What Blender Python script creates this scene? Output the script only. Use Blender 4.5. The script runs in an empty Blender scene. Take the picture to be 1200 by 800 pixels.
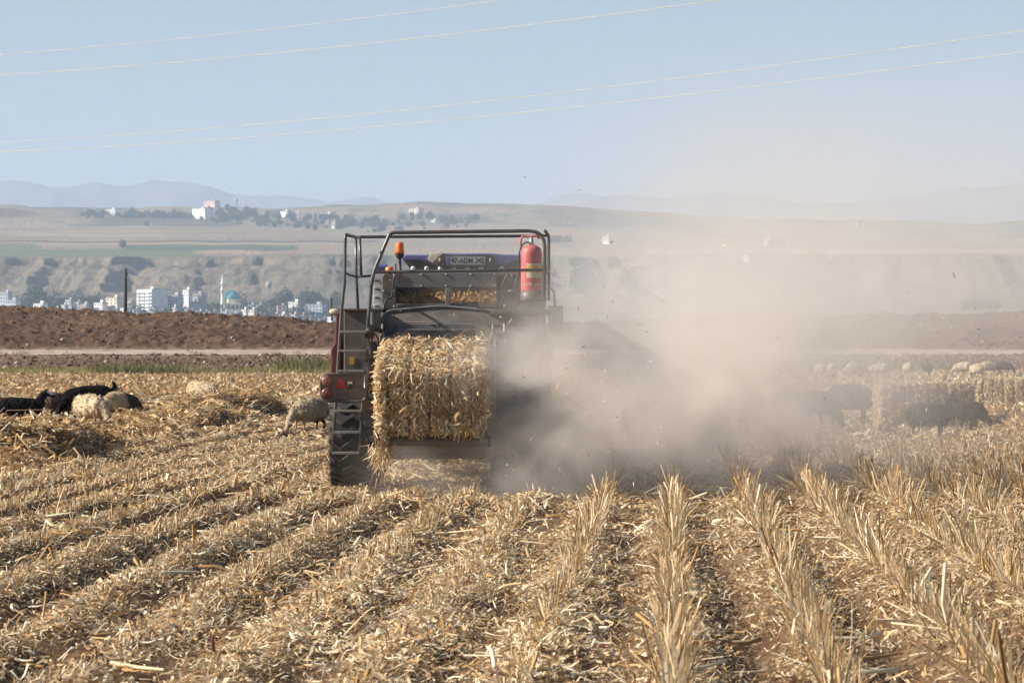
import bpy, bmesh, math, random
import numpy as np
from mathutils import Vector, Matrix, Euler
R = math.radians
random.seed(7)
rng = np.random.default_rng(11)
scene = bpy.context.scene
COL = scene.collection

# ------------------------------------------------------------------ camera, sky, sun, exposure
F = 4100.0          # focal length in photo pixels (1200 wide)
CAMH = 1.55
HZ = 408.0          # photo row of the level horizon
cd = bpy.data.cameras.new('camera')
cam = bpy.data.objects.new('camera', cd); COL.objects.link(cam)
cd.sensor_width = 36.0; cd.lens = 36.0 * F / 1200.0
cd.clip_start = 0.5; cd.clip_end = 60000
cam.location = (0, 0, CAMH)
cam.rotation_euler = (math.pi / 2 + math.atan((HZ - 400) / F), 0, 0)
cd.dof.use_dof = True; cd.dof.focus_distance = 37.5; cd.dof.aperture_fstop = 12.0
scene.camera = cam

SUN_EL, SUN_AZ = R(30), R(-96)       # azimuth measured from +Y, clockwise; sun on the left, a little behind the viewer
sdir = Vector((math.sin(SUN_AZ) * math.cos(SUN_EL), math.cos(SUN_AZ) * math.cos(SUN_EL), math.sin(SUN_EL)))
world = bpy.data.worlds.new('World'); scene.world = world; world.use_nodes = True
wn = world.node_tree
sky = wn.nodes.new('ShaderNodeTexSky'); sky.sky_type = 'NISHITA'; sky.sun_disc = False
sky.sun_elevation = SUN_EL; sky.sun_rotation = SUN_AZ
sky.air_density = 1.0; sky.dust_density = 1.5; sky.ozone_density = 3.0
bg = wn.nodes['Background']; bg.inputs[1].default_value = 0.06
wn.links.new(sky.outputs[0], bg.inputs[0])
sd = bpy.data.lights.new('sun', 'SUN'); sd.energy = 5.0; sd.angle = R(0.5); sd.color = (1.0, 0.91, 0.78)
sun = bpy.data.objects.new('sun', sd); COL.objects.link(sun)
sun.rotation_euler = sdir.to_track_quat('Z', 'Y').to_euler(); sun.location = (-30, 0, 40)

scene.view_settings.view_transform = 'Standard'; scene.view_settings.look = 'None'
scene.view_settings.exposure = 0.93; scene.view_settings.gamma = 1.0
cy = scene.cycles
cy.use_denoising = True
try: cy.denoiser = 'OPENIMAGEDENOISE'
except Exception: pass
cy.use_adaptive_sampling = True; cy.adaptive_threshold = 0.03
cy.max_bounces = 6; cy.diffuse_bounces = 2; cy.glossy_bounces = 2; cy.transmission_bounces = 3
cy.volume_bounces = 3; cy.transparent_max_bounces = 8
cy.sample_clamp_indirect = 4.0
cy.volume_max_steps = 256
HAZE_DENSITY = 0.000092

# ------------------------------------------------------------------ helpers
def at(px, py, Y):
    "point that stands at distance Y and shows at photo pixel (px, py)"
    return Vector(((px - 600) / F * Y, Y, CAMH + (HZ - py) / F * Y))

def tag(o, label=None, cat=None, group=None, kind=None):
    if label: o['label'] = label
    if cat: o['category'] = cat
    if group: o['group'] = group
    if kind: o['kind'] = kind
    return o

def empty(name, loc, rz=0.0):
    o = bpy.data.objects.new(name, None); COL.objects.link(o)
    o.location = loc; o.rotation_euler = (0, 0, rz); o.empty_display_size = 0.2
    return o

def copy_tree(o, parent=None):
    c = o.copy(); COL.objects.link(c)
    if parent is not None: c.parent = parent
    for ch in list(o.children): copy_tree(ch, c)
    return c

class MB:
    def __init__(s): s.v = []; s.f = []
    def add(s, vs, fs):
        b = len(s.v); s.v += [tuple(v) for v in vs]; s.f += [tuple(b + i for i in f) for f in fs]; return s
    def box(s, lo, hi, m=None):
        x0, y0, z0 = lo; x1, y1, z1 = hi
        if x0 > x1: x0, x1 = x1, x0
        if y0 > y1: y0, y1 = y1, y0
        if z0 > z1: z0, z1 = z1, z0
        vs = [Vector(p) for p in ((x0,y0,z0),(x1,y0,z0),(x1,y1,z0),(x0,y1,z0),(x0,y0,z1),(x1,y0,z1),(x1,y1,z1),(x0,y1,z1))]
        if m is not None: vs = [m @ p for p in vs]
        return s.add(vs, [(0,3,2,1),(4,5,6,7),(0,1,5,4),(1,2,6,5),(2,3,7,6),(3,0,4,7)])
    def tube(s, pts, r, n=8, r2=None):
        pts = [Vector(p) for p in pts]
        rings = []; up0 = None
        for i, p in enumerate(pts):
            a = pts[max(i-1, 0)]; b = pts[min(i+1, len(pts)-1)]
            d = (b - a).normalized()
            ref = Vector((0, 0, 1)) if abs(d.z) < 0.9 else Vector((1, 0, 0))
            u = d.cross(ref).normalized() if up0 is None else (up0 - d * up0.dot(d)).normalized()
            up0 = u; w = d.cross(u)
            rr = r if r2 is None else r + (r2 - r) * i / (len(pts) - 1)
            rings.append([p + (u * math.cos(2*math.pi*k/n) + w * math.sin(2*math.pi*k/n)) * rr for k in range(n)])
        vs = [v for ring in rings for v in ring]; fs = []
        for i in range(len(pts) - 1):
            for k in range(n):
                k2 = (k + 1) % n
                fs.append((i*n+k, i*n+k2, (i+1)*n+k2, (i+1)*n+k))
        fs.append(tuple(range(n - 1, -1, -1))); fs.append(tuple((len(pts)-1)*n + k for k in range(n)))
        return s.add(vs, fs)
    def lathe(s, prof, n=24, m=None, cap=True):
        "profile (radius, z) round the z axis"
        vs = []; fs = []
        for (r, z) in prof:
            for k in range(n):
                p = Vector((r*math.cos(2*math.pi*k/n), r*math.sin(2*math.pi*k/n), z))
                vs.append(m @ p if m is not None else p)
        for i in range(len(prof) - 1):
            for k in range(n):
                k2 = (k+1) % n
                fs.append((i*n+k, i*n+k2, (i+1)*n+k2, (i+1)*n+k))
        if cap:
            fs.append(tuple(range(n-1, -1, -1))); fs.append(tuple((len(prof)-1)*n+k for k in range(n)))
        return s.add(vs, fs)
    def prism(s, pts, off):
        "polygon pts extruded along vector off"
        off = Vector(off); n = len(pts)
        vs = [Vector(p) for p in pts] + [Vector(p) + off for p in pts]
        fs = [tuple(range(n)), tuple(range(2*n-1, n-1, -1))]
        for k in range(n):
            k2 = (k+1) % n
            fs.append((k2, k, n+k, n+k2))
        return s.add(vs, fs)
    def build(s, name, mat, parent=None, smooth=False, bevel=0.0, origin=None):
        o0 = Vector((0,0,0))
        if parent is not None:
            q = parent
            while q is not None: o0 = o0 + q.location; q = q.parent
        elif origin is not None: o0 = Vector(origin)
        me = bpy.data.meshes.new(name)
        me.from_pydata([(v[0]-o0.x, v[1]-o0.y, v[2]-o0.z) for v in s.v], [], s.f)
        bm = bmesh.new(); bm.from_mesh(me); bmesh.ops.recalc_face_normals(bm, faces=bm.faces); bm.to_mesh(me); bm.free()
        if smooth: me.polygons.foreach_set('use_smooth', [True]*len(me.polygons))
        me.materials.append(mat)
        o = bpy.data.objects.new(name, me); COL.objects.link(o)
        if parent is not None: o.parent = parent
        elif origin is not None: o.location = origin
        if bevel > 0:
            md = o.modifiers.new('edge', 'BEVEL'); md.width = bevel; md.segments = 2; md.limit_method = 'ANGLE'
        return o

def smooth_path(pts, k=6):
    "round the corners of a path (Catmull-Rom)"
    pts = [Vector(p) for p in pts]; out = []
    P = [pts[0]] + pts + [pts[-1]]
    for i in range(1, len(P) - 2):
        a, b, c, d = P[i-1], P[i], P[i+1], P[i+2]
        for j in range(k):
            t = j / k
            out.append(0.5*((2*b)+(c-a)*t+(2*a-5*b+4*c-d)*t*t+(3*b-a-3*c+d)*t**3))
    out.append(pts[-1]); return out

def fillet(pts, rad, k=4):
    pts = [Vector(p) for p in pts]; out = [pts[0]]
    for i in range(1, len(pts)-1):
        a = (pts[i-1]-pts[i]); b = (pts[i+1]-pts[i])
        ra = min(rad, a.length*0.45, b.length*0.45)
        p0 = pts[i] + a.normalized()*ra; p2 = pts[i] + b.normalized()*ra
        for j in range(k+1):
            t = j/k
            out.append(p0*(1-t)**2 + pts[i]*2*t*(1-t) + p2*t*t)
    out.append(pts[-1]); return out

# numpy value noise
def _h(ix, iy, s):
    n = (ix.astype(np.int64)*374761393 + iy.astype(np.int64)*668265263 + s*2147483647) & 0xffffffff
    n = ((n ^ (n >> 13)) * 1274126177) & 0xffffffff
    n = n ^ (n >> 16)
    return (n & 0xffffff) / float(0xffffff)
def vnoise(x, y, s=0):
    x = np.asarray(x, float); y = np.asarray(y, float)
    ix = np.floor(x); iy = np.floor(y); fx = x-ix; fy = y-iy
    fx = fx*fx*(3-2*fx); fy = fy*fy*(3-2*fy)
    a = _h(ix, iy, s); b = _h(ix+1, iy, s); c = _h(ix, iy+1, s); d = _h(ix+1, iy+1, s)
    return (a*(1-fx)+b*fx)*(1-fy) + (c*(1-fx)+d*fx)*fy
def fbm(x, y, o=4, s=0, g=0.5):
    t = 0; a = 1; n = 0
    for i in range(o):
        t = t + a*vnoise(x*2**i+i*17.3, y*2**i-i*9.1, s+i); n += a; a *= g
    return t/n
def sstep(a, b, x):
    t = np.clip((np.asarray(x, float)-a)/(b-a), 0, 1); return t*t*(3-2*t)

# ------------------------------------------------------------------ materials
def nmat(name):
    m = bpy.data.materials.new(name); m.use_nodes = True
    nt = m.node_tree; b = nt.nodes['Principled BSDF']
    return m, nt, b
def plain(name, c, rough=0.6, metal=0.0, spec=0.4, dust=0.0, dcol=(0.30, 0.235, 0.17), scale=6.0, bump=0.0):
    "a surface colour with wear: blotches, and dry dust lying on it"
    m, nt, b = nmat(name)
    b.inputs['Roughness'].default_value = rough; b.inputs['Metallic'].default_value = metal
    b.inputs['Specular IOR Level'].default_value = spec
    tc = nt.nodes.new('ShaderNodeTexCoord')
    n1 = nt.nodes.new('ShaderNodeTexNoise'); n1.inputs['Scale'].default_value = scale; n1.inputs['Detail'].default_value = 6
    nt.links.new(tc.outputs['Object'], n1.inputs['Vector'])
    r = nt.nodes.new('ShaderNodeValToRGB')
    r.color_ramp.elements[0].position = 0.32; r.color_ramp.elements[1].position = 0.72
    k = 0.72
    r.color_ramp.elements[0].color = (c[0]*k, c[1]*k, c[2]*k, 1); r.color_ramp.elements[1].color = (min(c[0]*1.22,1), min(c[1]*1.22,1), min(c[2]*1.22,1), 1)
    nt.links.new(n1.outputs['Fac'], r.inputs['Fac'])
    out = r.outputs['Color']
    if dust > 0:
        n2 = nt.nodes.new('ShaderNodeTexNoise'); n2.inputs['Scale'].default_value = 3.1; n2.inputs['Detail'].default_value = 8; n2.inputs['Roughness'].default_value = 0.65
        nt.links.new(tc.outputs['Object'], n2.inputs['Vector'])
        mr = nt.nodes.new('ShaderNodeMapRange'); mr.inputs[1].default_value = 0.35; mr.inputs[2].default_value = 0.75
        mr.inputs[3].default_value = 0.15*dust; mr.inputs[4].default_value = dust
        nt.links.new(n2.outputs['Fac'], mr.inputs[0])
        mx = nt.nodes.new('ShaderNodeMix'); mx.data_type = 'RGBA'
        nt.links.new(mr.outputs[0], mx.inputs[0]); nt.links.new(out, mx.inputs[6]); mx.inputs[7].default_value = (*dcol, 1)
        out = mx.outputs[2]
    nt.links.new(out, b.inputs['Base Color'])
    if bump > 0:
        bp = nt.nodes.new('ShaderNodeBump'); bp.inputs['Strength'].default_value = bump; bp.inputs['Distance'].default_value = 0.02
        nt.links.new(n1.outputs['Fac'], bp.inputs['Height']); nt.links.new(bp.outputs['Normal'], b.inputs['Normal'])
    return m

def attr_mat(name, trans=0.0, rough=0.75, spec=0.25):
    "colour comes from each piece's own tone attribute"
    m, nt, b = nmat(name)
    a = nt.nodes.new('ShaderNodeAttribute'); a.attribute_name = 'tone'
    nt.links.new(a.outputs['Color'], b.inputs['Base Color'])
    b.inputs['Roughness'].default_value = rough; b.inputs['Specular IOR Level'].default_value = spec
    if trans > 0:
        t = nt.nodes.new('ShaderNodeBsdfTranslucent'); nt.links.new(a.outputs['Color'], t.inputs['Color'])
        mx = nt.nodes.new('ShaderNodeMixShader'); mx.inputs[0].default_value = trans
        nt.links.new(b.outputs[0], mx.inputs[1]); nt.links.new(t.outputs[0], mx.inputs[2])
        nt.links.new(mx.outputs[0], nt.nodes['Material Output'].inputs['Surface'])
    return m

M = {}
M['dark_metal'] = plain('dusty_dark_metal', (0.050, 0.050, 0.052), 0.5, 0.0, 0.5, 0.68)
M['grey_metal'] = plain('dusty_grey_metal', (0.135, 0.138, 0.142), 0.5, 0.0, 0.5, 0.5)
M['black'] = plain('black_plastic', (0.018, 0.018, 0.019), 0.55, 0, 0.4, 0.18)
M['rail'] = plain('rail_steel', (0.045, 0.046, 0.048), 0.35, 0.0, 0.6, 0.35)
M['rung'] = plain('worn_step_steel', (0.24, 0.24, 0.24), 0.45, 0.3, 0.5, 0.4)
M['silver'] = plain('bare_steel', (0.46, 0.47, 0.48), 0.35, 0.6, 0.5, 0.2)
M['white_panel'] = plain('pale_rubber_seal', (0.55, 0.56, 0.58), 0.45, 0, 0.5, 0.25)
M['maroon'] = plain('maroon_paint', (0.115, 0.016, 0.022), 0.35, 0, 0.5, 0.18)
M['tyre'] = plain('tyre_rubber', (0.034, 0.034, 0.037), 0.75, 0, 0.35, 0.22, (0.16, 0.135, 0.11), 14)
M['rim'] = plain('wheel_rim_paint', (0.30, 0.30, 0.29), 0.5, 0.2, 0.5, 0.4)
M['red_lamp'] = plain('red_lamp_lens', (0.085, 0.010, 0.012), 0.3, 0, 0.6, 0.2)
M['amber_dull'] = plain('faded_amber_lens', (0.20, 0.06, 0.035), 0.35, 0, 0.6, 0.25)
M['amber'] = plain('amber_lens', (0.85, 0.17, 0.015), 0.25, 0, 0.6, 0.1)
M['triangle'] = plain('red_reflector', (0.55, 0.02, 0.025), 0.4, 0, 0.5, 0.1)
M['yellow'] = plain('yellow_sticker', (0.62, 0.36, 0.03), 0.5, 0, 0.4, 0.25)
M['ext_red'] = plain('faded_red_paint', (0.55, 0.05, 0.06), 0.5, 0, 0.4, 0.75, (0.50, 0.29, 0.26), 3)
M['cream_label'] = plain('pale_label', (0.62, 0.55, 0.40), 0.6, 0, 0.3, 0.2)
M['blue'] = plain('blue_tractor_paint', (0.035, 0.075, 0.30), 0.35, 0, 0.5, 0.45, (0.33, 0.28, 0.22), 3)
M['plate'] = plain('plate_white', (0.42, 0.43, 0.43), 0.5, 0, 0.4, 0.3)
M['plate_blue'] = plain('plate_blue', (0.03, 0.07, 0.35), 0.5)
M['ink'] = plain('black_ink', (0.012, 0.012, 0.012), 0.6)
M['lamp_glass'] = plain('clear_lamp_glass', (0.72, 0.76, 0.80), 0.2, 0, 0.7, 0.1)
M['cab_glass'] = plain('dark_cab_glass', (0.02, 0.025, 0.03), 0.1, 0, 0.6, 0.3)
M['pole_wood'] = plain('weathered_pole_wood', (0.075, 0.06, 0.05), 0.85, 0, 0.2, 0, scale=3)
M['wire'] = plain('aluminium_wire', (0.50, 0.44, 0.33), 0.45, 0.0, 0.5, 0)
M['twine'] = plain('baling_twine', (0.10, 0.07, 0.045), 0.8, 0, 0.2, 0)
M['straw'] = attr_mat('dry_straw', 0.22)
M['bale_straw'] = attr_mat('baled_straw', 0.15)
M['clod'] = attr_mat('soil_clod', 0, 0.95, 0.05)
M['grass'] = attr_mat('weed_blades', 0.35)
M['hide'] = attr_mat('animal_coat', 0.0, 0.95, 0.08)
M['chaff'] = attr_mat('chaff_flakes', 0.3)
M['leaf'] = attr_mat('tree_leaves', 0.2)
M['bark'] = plain('tree_bark', (0.09, 0.065, 0.045), 0.9, 0, 0.1)

def set_tone(me, cols):
    a = me.attributes.new('tone', 'FLOAT_COLOR', 'POINT')
    c = np.ones((len(me.vertices), 4), np.float32); c[:, :3] = cols
    a.data.foreach_set('color', c.ravel())

def np_mesh(name, V, Fq, mat, cols=None, smooth=False, loc=None, parent=None):
    "mesh object from numpy arrays; Fq is (n,4) or (n,3)"
    me = bpy.data.meshes.new(name)
    nv, (nf, k) = len(V), Fq.shape
    me.vertices.add(nv); me.vertices.foreach_set('co', np.ascontiguousarray(V, np.float32).ravel())
    me.loops.add(nf*k); me.loops.foreach_set('vertex_index', np.ascontiguousarray(Fq, np.int32).ravel())
    me.polygons.add(nf); me.polygons.foreach_set('loop_start', np.arange(0, nf*k, k, dtype=np.int32))
    if smooth: me.polygons.foreach_set('use_smooth', np.ones(nf, bool))
    me.update(calc_edges=True)
    if cols is not None: set_tone(me, cols)
    me.materials.append(mat)
    o = bpy.data.objects.new(name, me); COL.objects.link(o)
    if parent is not None: o.parent = parent
    if loc is not None: o.location = loc
    return o

def unit(a): return a / np.maximum(np.linalg.norm(a, axis=1, keepdims=True), 1e-9)

def strips(P, D, L, Wd, curl, taper=0.35, base_anchor=False, segs=2, side=None):
    "bent straw strips. P (n,3) middle (or foot), D direction"
    n = len(P); D = unit(D)
    rv = rng.normal(size=(n, 3)) if side is None else side
    S = unit(np.cross(D, rv)); N = np.cross(S, D)
    L = np.broadcast_to(L, n)[:, None]; Wd = np.broadcast_to(Wd, n)[:, None]; curl = np.broadcast_to(curl, n)[:, None]
    rows = []
    for i in range(segs+1):
        t = i/segs
        u = t if base_anchor else t-0.5
        bend = (t*t if base_anchor else (1-(2*t-1)**2))
        w = Wd*(1-(1-taper)*t)*0.5
        c = P + D*L*u + N*curl*L*bend
        rows += [c - S*w, c + S*w]
    V = np.stack(rows, 1).reshape(-1, 3)
    m = 2*(segs+1)
    base = np.arange(n)[:, None]*m
    fs = []
    for i in range(segs):
        fs.append(np.concatenate([base+2*i, base+2*i+1, base+2*i+3, base+2*i+2], 1))
    Fq = np.concatenate(fs, 0)
    return V, Fq, m

PAL = np.array((1.05, 1.02, 0.985))*np.array([(0.62,0.47,0.28),(0.54,0.385,0.205),(0.70,0.58,0.39),(0.44,0.28,0.125),(0.31,0.185,0.085),(0.20,0.115,0.06),(0.78,0.70,0.53),(0.50,0.30,0.11),(0.24,0.09,0.055)])
def tones(n, w):
    w = np.array(w, float); w /= w.sum()
    c = PAL[rng.choice(len(PAL), n, p=w)]
    return np.clip(c*rng.uniform(0.78, 1.18, (n, 1)), 0.01, 0.9)

# ------------------------------------------------------------------ terrain heights
ROW = 0.70; SL = 190.0/F       # the stubble rows run along (SL, 1)
def row_u(x, y): return (x - SL*y + 0.07*(vnoise(y*0.13, np.floor((x-SL*y)/ROW)*3.7, 5)-0.5) + 0.16*(fbm(y*.11, x*.1, 2, 27)-.5))/ROW
WINDROWS = [  # centre line points (x,y), half width, height
    ([(-6.7, 43), (-6.8, 50), (-7.0, 63), (-6.6, 73), (-5.7, 81)], 0.80, 0.85, 43, 82),
    ([(9.9, 50), (9.7, 62), (9.5, 80)], 0.8, 0.30, 52, 84),
]
def windrow(x, y):
    z = np.zeros_like(np.asarray(x, float))
    for pts, hw, h, y0, y1 in WINDROWS:
        ys = [p[1] for p in pts]; xs = [p[0] for p in pts]
        cx = np.interp(y, ys, xs) + 0.5*(vnoise(y*0.22, y*0+2, 31)-0.5)
        ln = sstep(y0, y0+3, y)*(1-sstep(y1-4, y1, y))
        amp = 0.30 + 0.95*vnoise(y*0.42, y*0, 33)
        lump = 0.55 + 0.75*fbm(x*1.7, y*0.9, 3, 40)
        w = h*amp*lump*ln*np.exp(-((x-cx)/hw)**2*1.6)
        if pts[0][0] < 0: w = np.minimum(w, np.interp(y, [43, 50, 56, 62, 67, 73, 78, 82], [.50, .42, .13, .04, .20, .52, .46, .1])*(.8+.4*vnoise(x*1.3, y*.7, 35)))
        z = z + w
    return z
def gz(x, y):
    x = np.asarray(x, float); y = np.asarray(y, float)
    u = row_u(x, y)
    ridge = 0.055*np.cos(2*np.pi*u)*np.clip(.15+1.5*vnoise(x*.55+3, y*.11, 23), .1, 1.25)
    lump = 0.08*(fbm(x*0.8, y*0.5, 3, 3)-0.5) + 0.06*(fbm(x*2.6, y*2.0, 2, 9)-0.5)
    fade = 1-sstep(195, 203, y)
    track = sstep(-2.7, -2.3, x)*(1-sstep(.5, .9, x))*sstep(34.5, 37.5, y)*(1-sstep(50, 53, y))
    return ((ridge + lump)*(1-.8*track) - .035*track + windrow(x, y))*fade

# emb profile
def crest_py(x, y):
    px = 600 + x/y*F
    return np.interp(px, [-400, 0, 60, 130, 250, 330, 390, 520, 700, 900, 1200, 1600], [366, 364, 365, 368, 370, 375, 380, 382, 381, 374, 369, 366])
def road_wob(x): return 1.6*(fbm(x*.035, x*0+3, 3, 141)-.5) + .5*(vnoise(x*.35, x*0+5, 145)-.5)
def ez(x, y):
    x = np.asarray(x, float); y = np.asarray(y, float)
    zc = CAMH + (HZ - crest_py(x, 310))/F*310
    y = y + road_wob(x)*sstep(203, 216, y)*(1-sstep(290, 308, y))
    z = np.interp(y, [198, 205, 215, 222, 238, 243.5], [-0.25, 0.0, 0.05, 0.22, 1.10, 1.40])
    t = np.clip((y-243.5)/(310-243.5), 0, 1)
    z = np.where(y > 243.5, 1.40 + (zc-1.40)*(t**0.85), z)
    t2 = np.clip((y-312)/60, 0, 1)
    z = np.where(y > 312, zc - (zc+1.0)*(t2**1.3), z)
    clod = np.abs(fbm(x*1.3, y*0.9, 5, 51)-0.5)*1.25 + 0.9*(fbm(x*0.25, y*0.16, 3, 57)-0.5)
    low = 0.22*(fbm(x*1.1, y*.9, 4, 61)-0.5)*2
    clod = clod + .16*np.sin(y*2*np.pi/2.3 + 5*fbm(x*.06, y*.05, 2, 63))
    k = sstep(245, 249, y)
    z = z + clod*k*0.85*(1-0.75*sstep(305, 330, y)*0) + low*(1-k)*sstep(214, 220, y)*(1-sstep(235, 238, y)*(1-sstep(243.5, 245, y)))
    return z

def grid(name, xs, ys, zf, mat, cols=None, smooth=True):
    "xs: function y -> 1D array of x; all the same length"
    X = np.stack([xs(y) for y in ys]); Yg = np.repeat(np.array(ys)[:, None], X.shape[1], 1)
    Z = zf(X, Yg)
    V = np.stack([X, Yg, Z], -1).reshape(-1, 3)
    nr, nc = X.shape
    i = np.arange(nr-1)[:, None]*nc + np.arange(nc-1)[None, :]
    Fq = np.stack([i, i+1, i+nc+1, i+nc], -1).reshape(-1, 4)
    C = None if cols is None else cols(X, Yg, Z).reshape(-1, 3)
    return np_mesh(name, V, Fq, mat, C, smooth)

def fan(y, hw, n, far, nf):
    inner = np.linspace(-hw, hw, n)
    o = hw + (far-hw)*np.linspace(0, 1, nf+1)[1:]**2
    return np.concatenate([-o[::-1], inner, o])

# ground of the field
def soil_mat():
    m, nt, b = nmat('field_soil')
    b.inputs['Roughness'].default_value = 0.95; b.inputs['Specular IOR Level'].default_value = 0.1
    tc = nt.nodes.new('ShaderNodeTexCoord')
    n1 = nt.nodes.new('ShaderNodeTexNoise'); n1.inputs['Scale'].default_value = 22; n1.inputs['Detail'].default_value = 8; n1.inputs['Roughness'].default_value = 0.7
    n2 = nt.nodes.new('ShaderNodeTexNoise'); n2.inputs['Scale'].default_value = 1.1; n2.inputs['Detail'].default_value = 5
    for n in (n1, n2): nt.links.new(tc.outputs['Object'], n.inputs['Vector'])
    r = nt.nodes.new('ShaderNodeValToRGB'); e = r.color_ramp.elements
    e[0].position = 0.30; e[0].color = (0.052, 0.034, 0.022, 1); e[1].position = 0.72; e[1].color = (0.36, 0.25, 0.14, 1)
    x = e.new(0.5); x.color = (0.15, 0.098, 0.056, 1)
    nt.links.new(n1.outputs['Fac'], r.inputs['Fac'])
    r2 = nt.nodes.new('ShaderNodeValToRGB'); r2.color_ramp.elements[0].position = 0.35; r2.color_ramp.elements[1].position = 0.65
    r2.color_ramp.elements[0].color = (0.75, 0.62, 0.55, 1); r2.color_ramp.elements[1].color = (1.25, 1.2, 1.15, 1)
    nt.links.new(n2.outputs['Fac'], r2.inputs['Fac'])
    mx = nt.nodes.new('ShaderNodeMix'); mx.data_type = 'RGBA'; mx.blend_type = 'MULTIPLY'; mx.inputs[0].default_value = 1
    nt.links.new(r.outputs[0], mx.inputs[6]); nt.links.new(r2.outputs[0], mx.inputs[7]); nt.links.new(mx.outputs[2], b.inputs['Base Color'])
    bp = nt.nodes.new('ShaderNodeBump'); bp.inputs['Strength'].default_value = 0.8; bp.inputs['Distance'].default_value = 0.03
    nt.links.new(n1.outputs['Fac'], bp.inputs['Height']); nt.links.new(bp.outputs['Normal'], b.inputs['Normal'])
    return m
M['soil'] = soil_mat()
ys = [-60, -30, -10, 0, 5, 9, 12]; y = 13.0
while y < 203: ys.append(y); y += max(0.07, 0.0042*y)
ys.append(204.0)
ground = grid('ground', lambda y: fan(y, 0.19*max(y, 10)+1.5, 300, 260+y*0.5, 8), ys, gz, M['soil'])
tag(ground, kind='structure')

def dirt_mat():
    m, nt, b = nmat('ploughed_soil')
    b.inputs['Roughness'].default_value = 0.95; b.inputs['Specular IOR Level'].default_value = 0.1
    a = nt.nodes.new('ShaderNodeAttribute'); a.attribute_name = 'tone'
    tc = nt.nodes.new('ShaderNodeTexCoord')
    n1 = nt.nodes.new('ShaderNodeTexNoise'); n1.inputs['Scale'].default_value = 2.4; n1.inputs['Detail'].default_value = 8; n1.inputs['Roughness'].default_value = 0.7
    nt.links.new(tc.outputs['Object'], n1.inputs['Vector'])
    r = nt.nodes.new('ShaderNodeValToRGB'); r.color_ramp.elements[0].position = 0.3; r.color_ramp.elements[1].position = 0.7
    r.color_ramp.elements[0].color = (0.55, 0.55, 0.55, 1); r.color_ramp.elements[1].color = (1.45, 1.4, 1.35, 1)
    nt.links.new(n1.outputs['Fac'], r.inputs['Fac'])
    mx = nt.nodes.new('ShaderNodeMix'); mx.data_type = 'RGBA'; mx.blend_type = 'MULTIPLY'; mx.inputs[0].default_value = 1
    nt.links.new(a.outputs['Color'], mx.inputs[6]); nt.links.new(r.outputs[0], mx.inputs[7]); nt.links.new(mx.outputs[2], b.inputs['Base Color'])
    bp = nt.nodes.new('ShaderNodeBump'); bp.inputs['Strength'].default_value = 0.7; bp.inputs['Distance'].default_value = 0.15
    nt.links.new(n1.outputs['Fac'], bp.inputs['Height']); nt.links.new(bp.outputs['Normal'], b.inputs['Normal'])
    return m
M['dirt'] = dirt_mat()
def emb_cols(X, Y, Z):
    k = sstep(244, 248, Y)[..., None]
    a = np.array([0.135, 0.092, 0.066]); b = np.array([0.110, 0.068, 0.045])
    c = a*(1-k) + b*k
    w = (0.55 + 0.9*fbm(X*0.12, Y*0.2, 4, 70))[..., None]
    c = c*w
    edge = (sstep(230, 237, Y)*(1-sstep(244, 246, Y)))[..., None]*0.5
    c = c*(1-edge) + np.array([0.26, 0.19, 0.15])*edge
    return c
ys = list(np.arange(198, 216, 1.0)) + list(np.arange(216, 246, 0.5)) + list(np.arange(246, 318, 0.33)) + list(np.arange(318, 374, 3.0))
bank = grid('ploughed_slope', lambda y: fan(y, 0.165*y+4, 420, 500, 6), ys, ez, M['dirt'], emb_cols)
tag(bank, kind='structure')
M['road'] = plain('dusty_road', (0.40, 0.32, 0.255), 0.9, 0, 0.1, 0, scale=0.6)
def road_strip():
    xs = np.linspace(-160, 160, 700); rows = []
    for k, yb in enumerate((238.1, 239.5, 241.0, 242.3, 243.3)):
        e = (1.3*(fbm(xs*.22, xs*0+k, 3, 151)-.5) + .7*(vnoise(xs*1.1, xs*0+k, 153)-.5)) if k in (0, 4) else 0
        yy = yb + e - road_wob(xs); zz = np.interp(yb+e, [198, 205, 215, 222, 238, 243.5], [-0.25, 0.0, 0.05, 0.22, 1.10, 1.40]) + (.02 if k in (0, 4) else .12) + .05*(fbm(xs*.3, xs*0+k, 2, 155)-.5)
        rows.append(np.stack([xs, yy, zz], 1))
    V = np.concatenate(rows); n = len(xs); i = np.arange(4)[:, None]*n + np.arange(n-1)[None]
    return np_mesh('road', V, np.stack([i, i+1, i+n+1, i+n], -1).reshape(-1, 4), M['road'], None, True)
road = road_strip()
tag(road, kind='structure')

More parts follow.
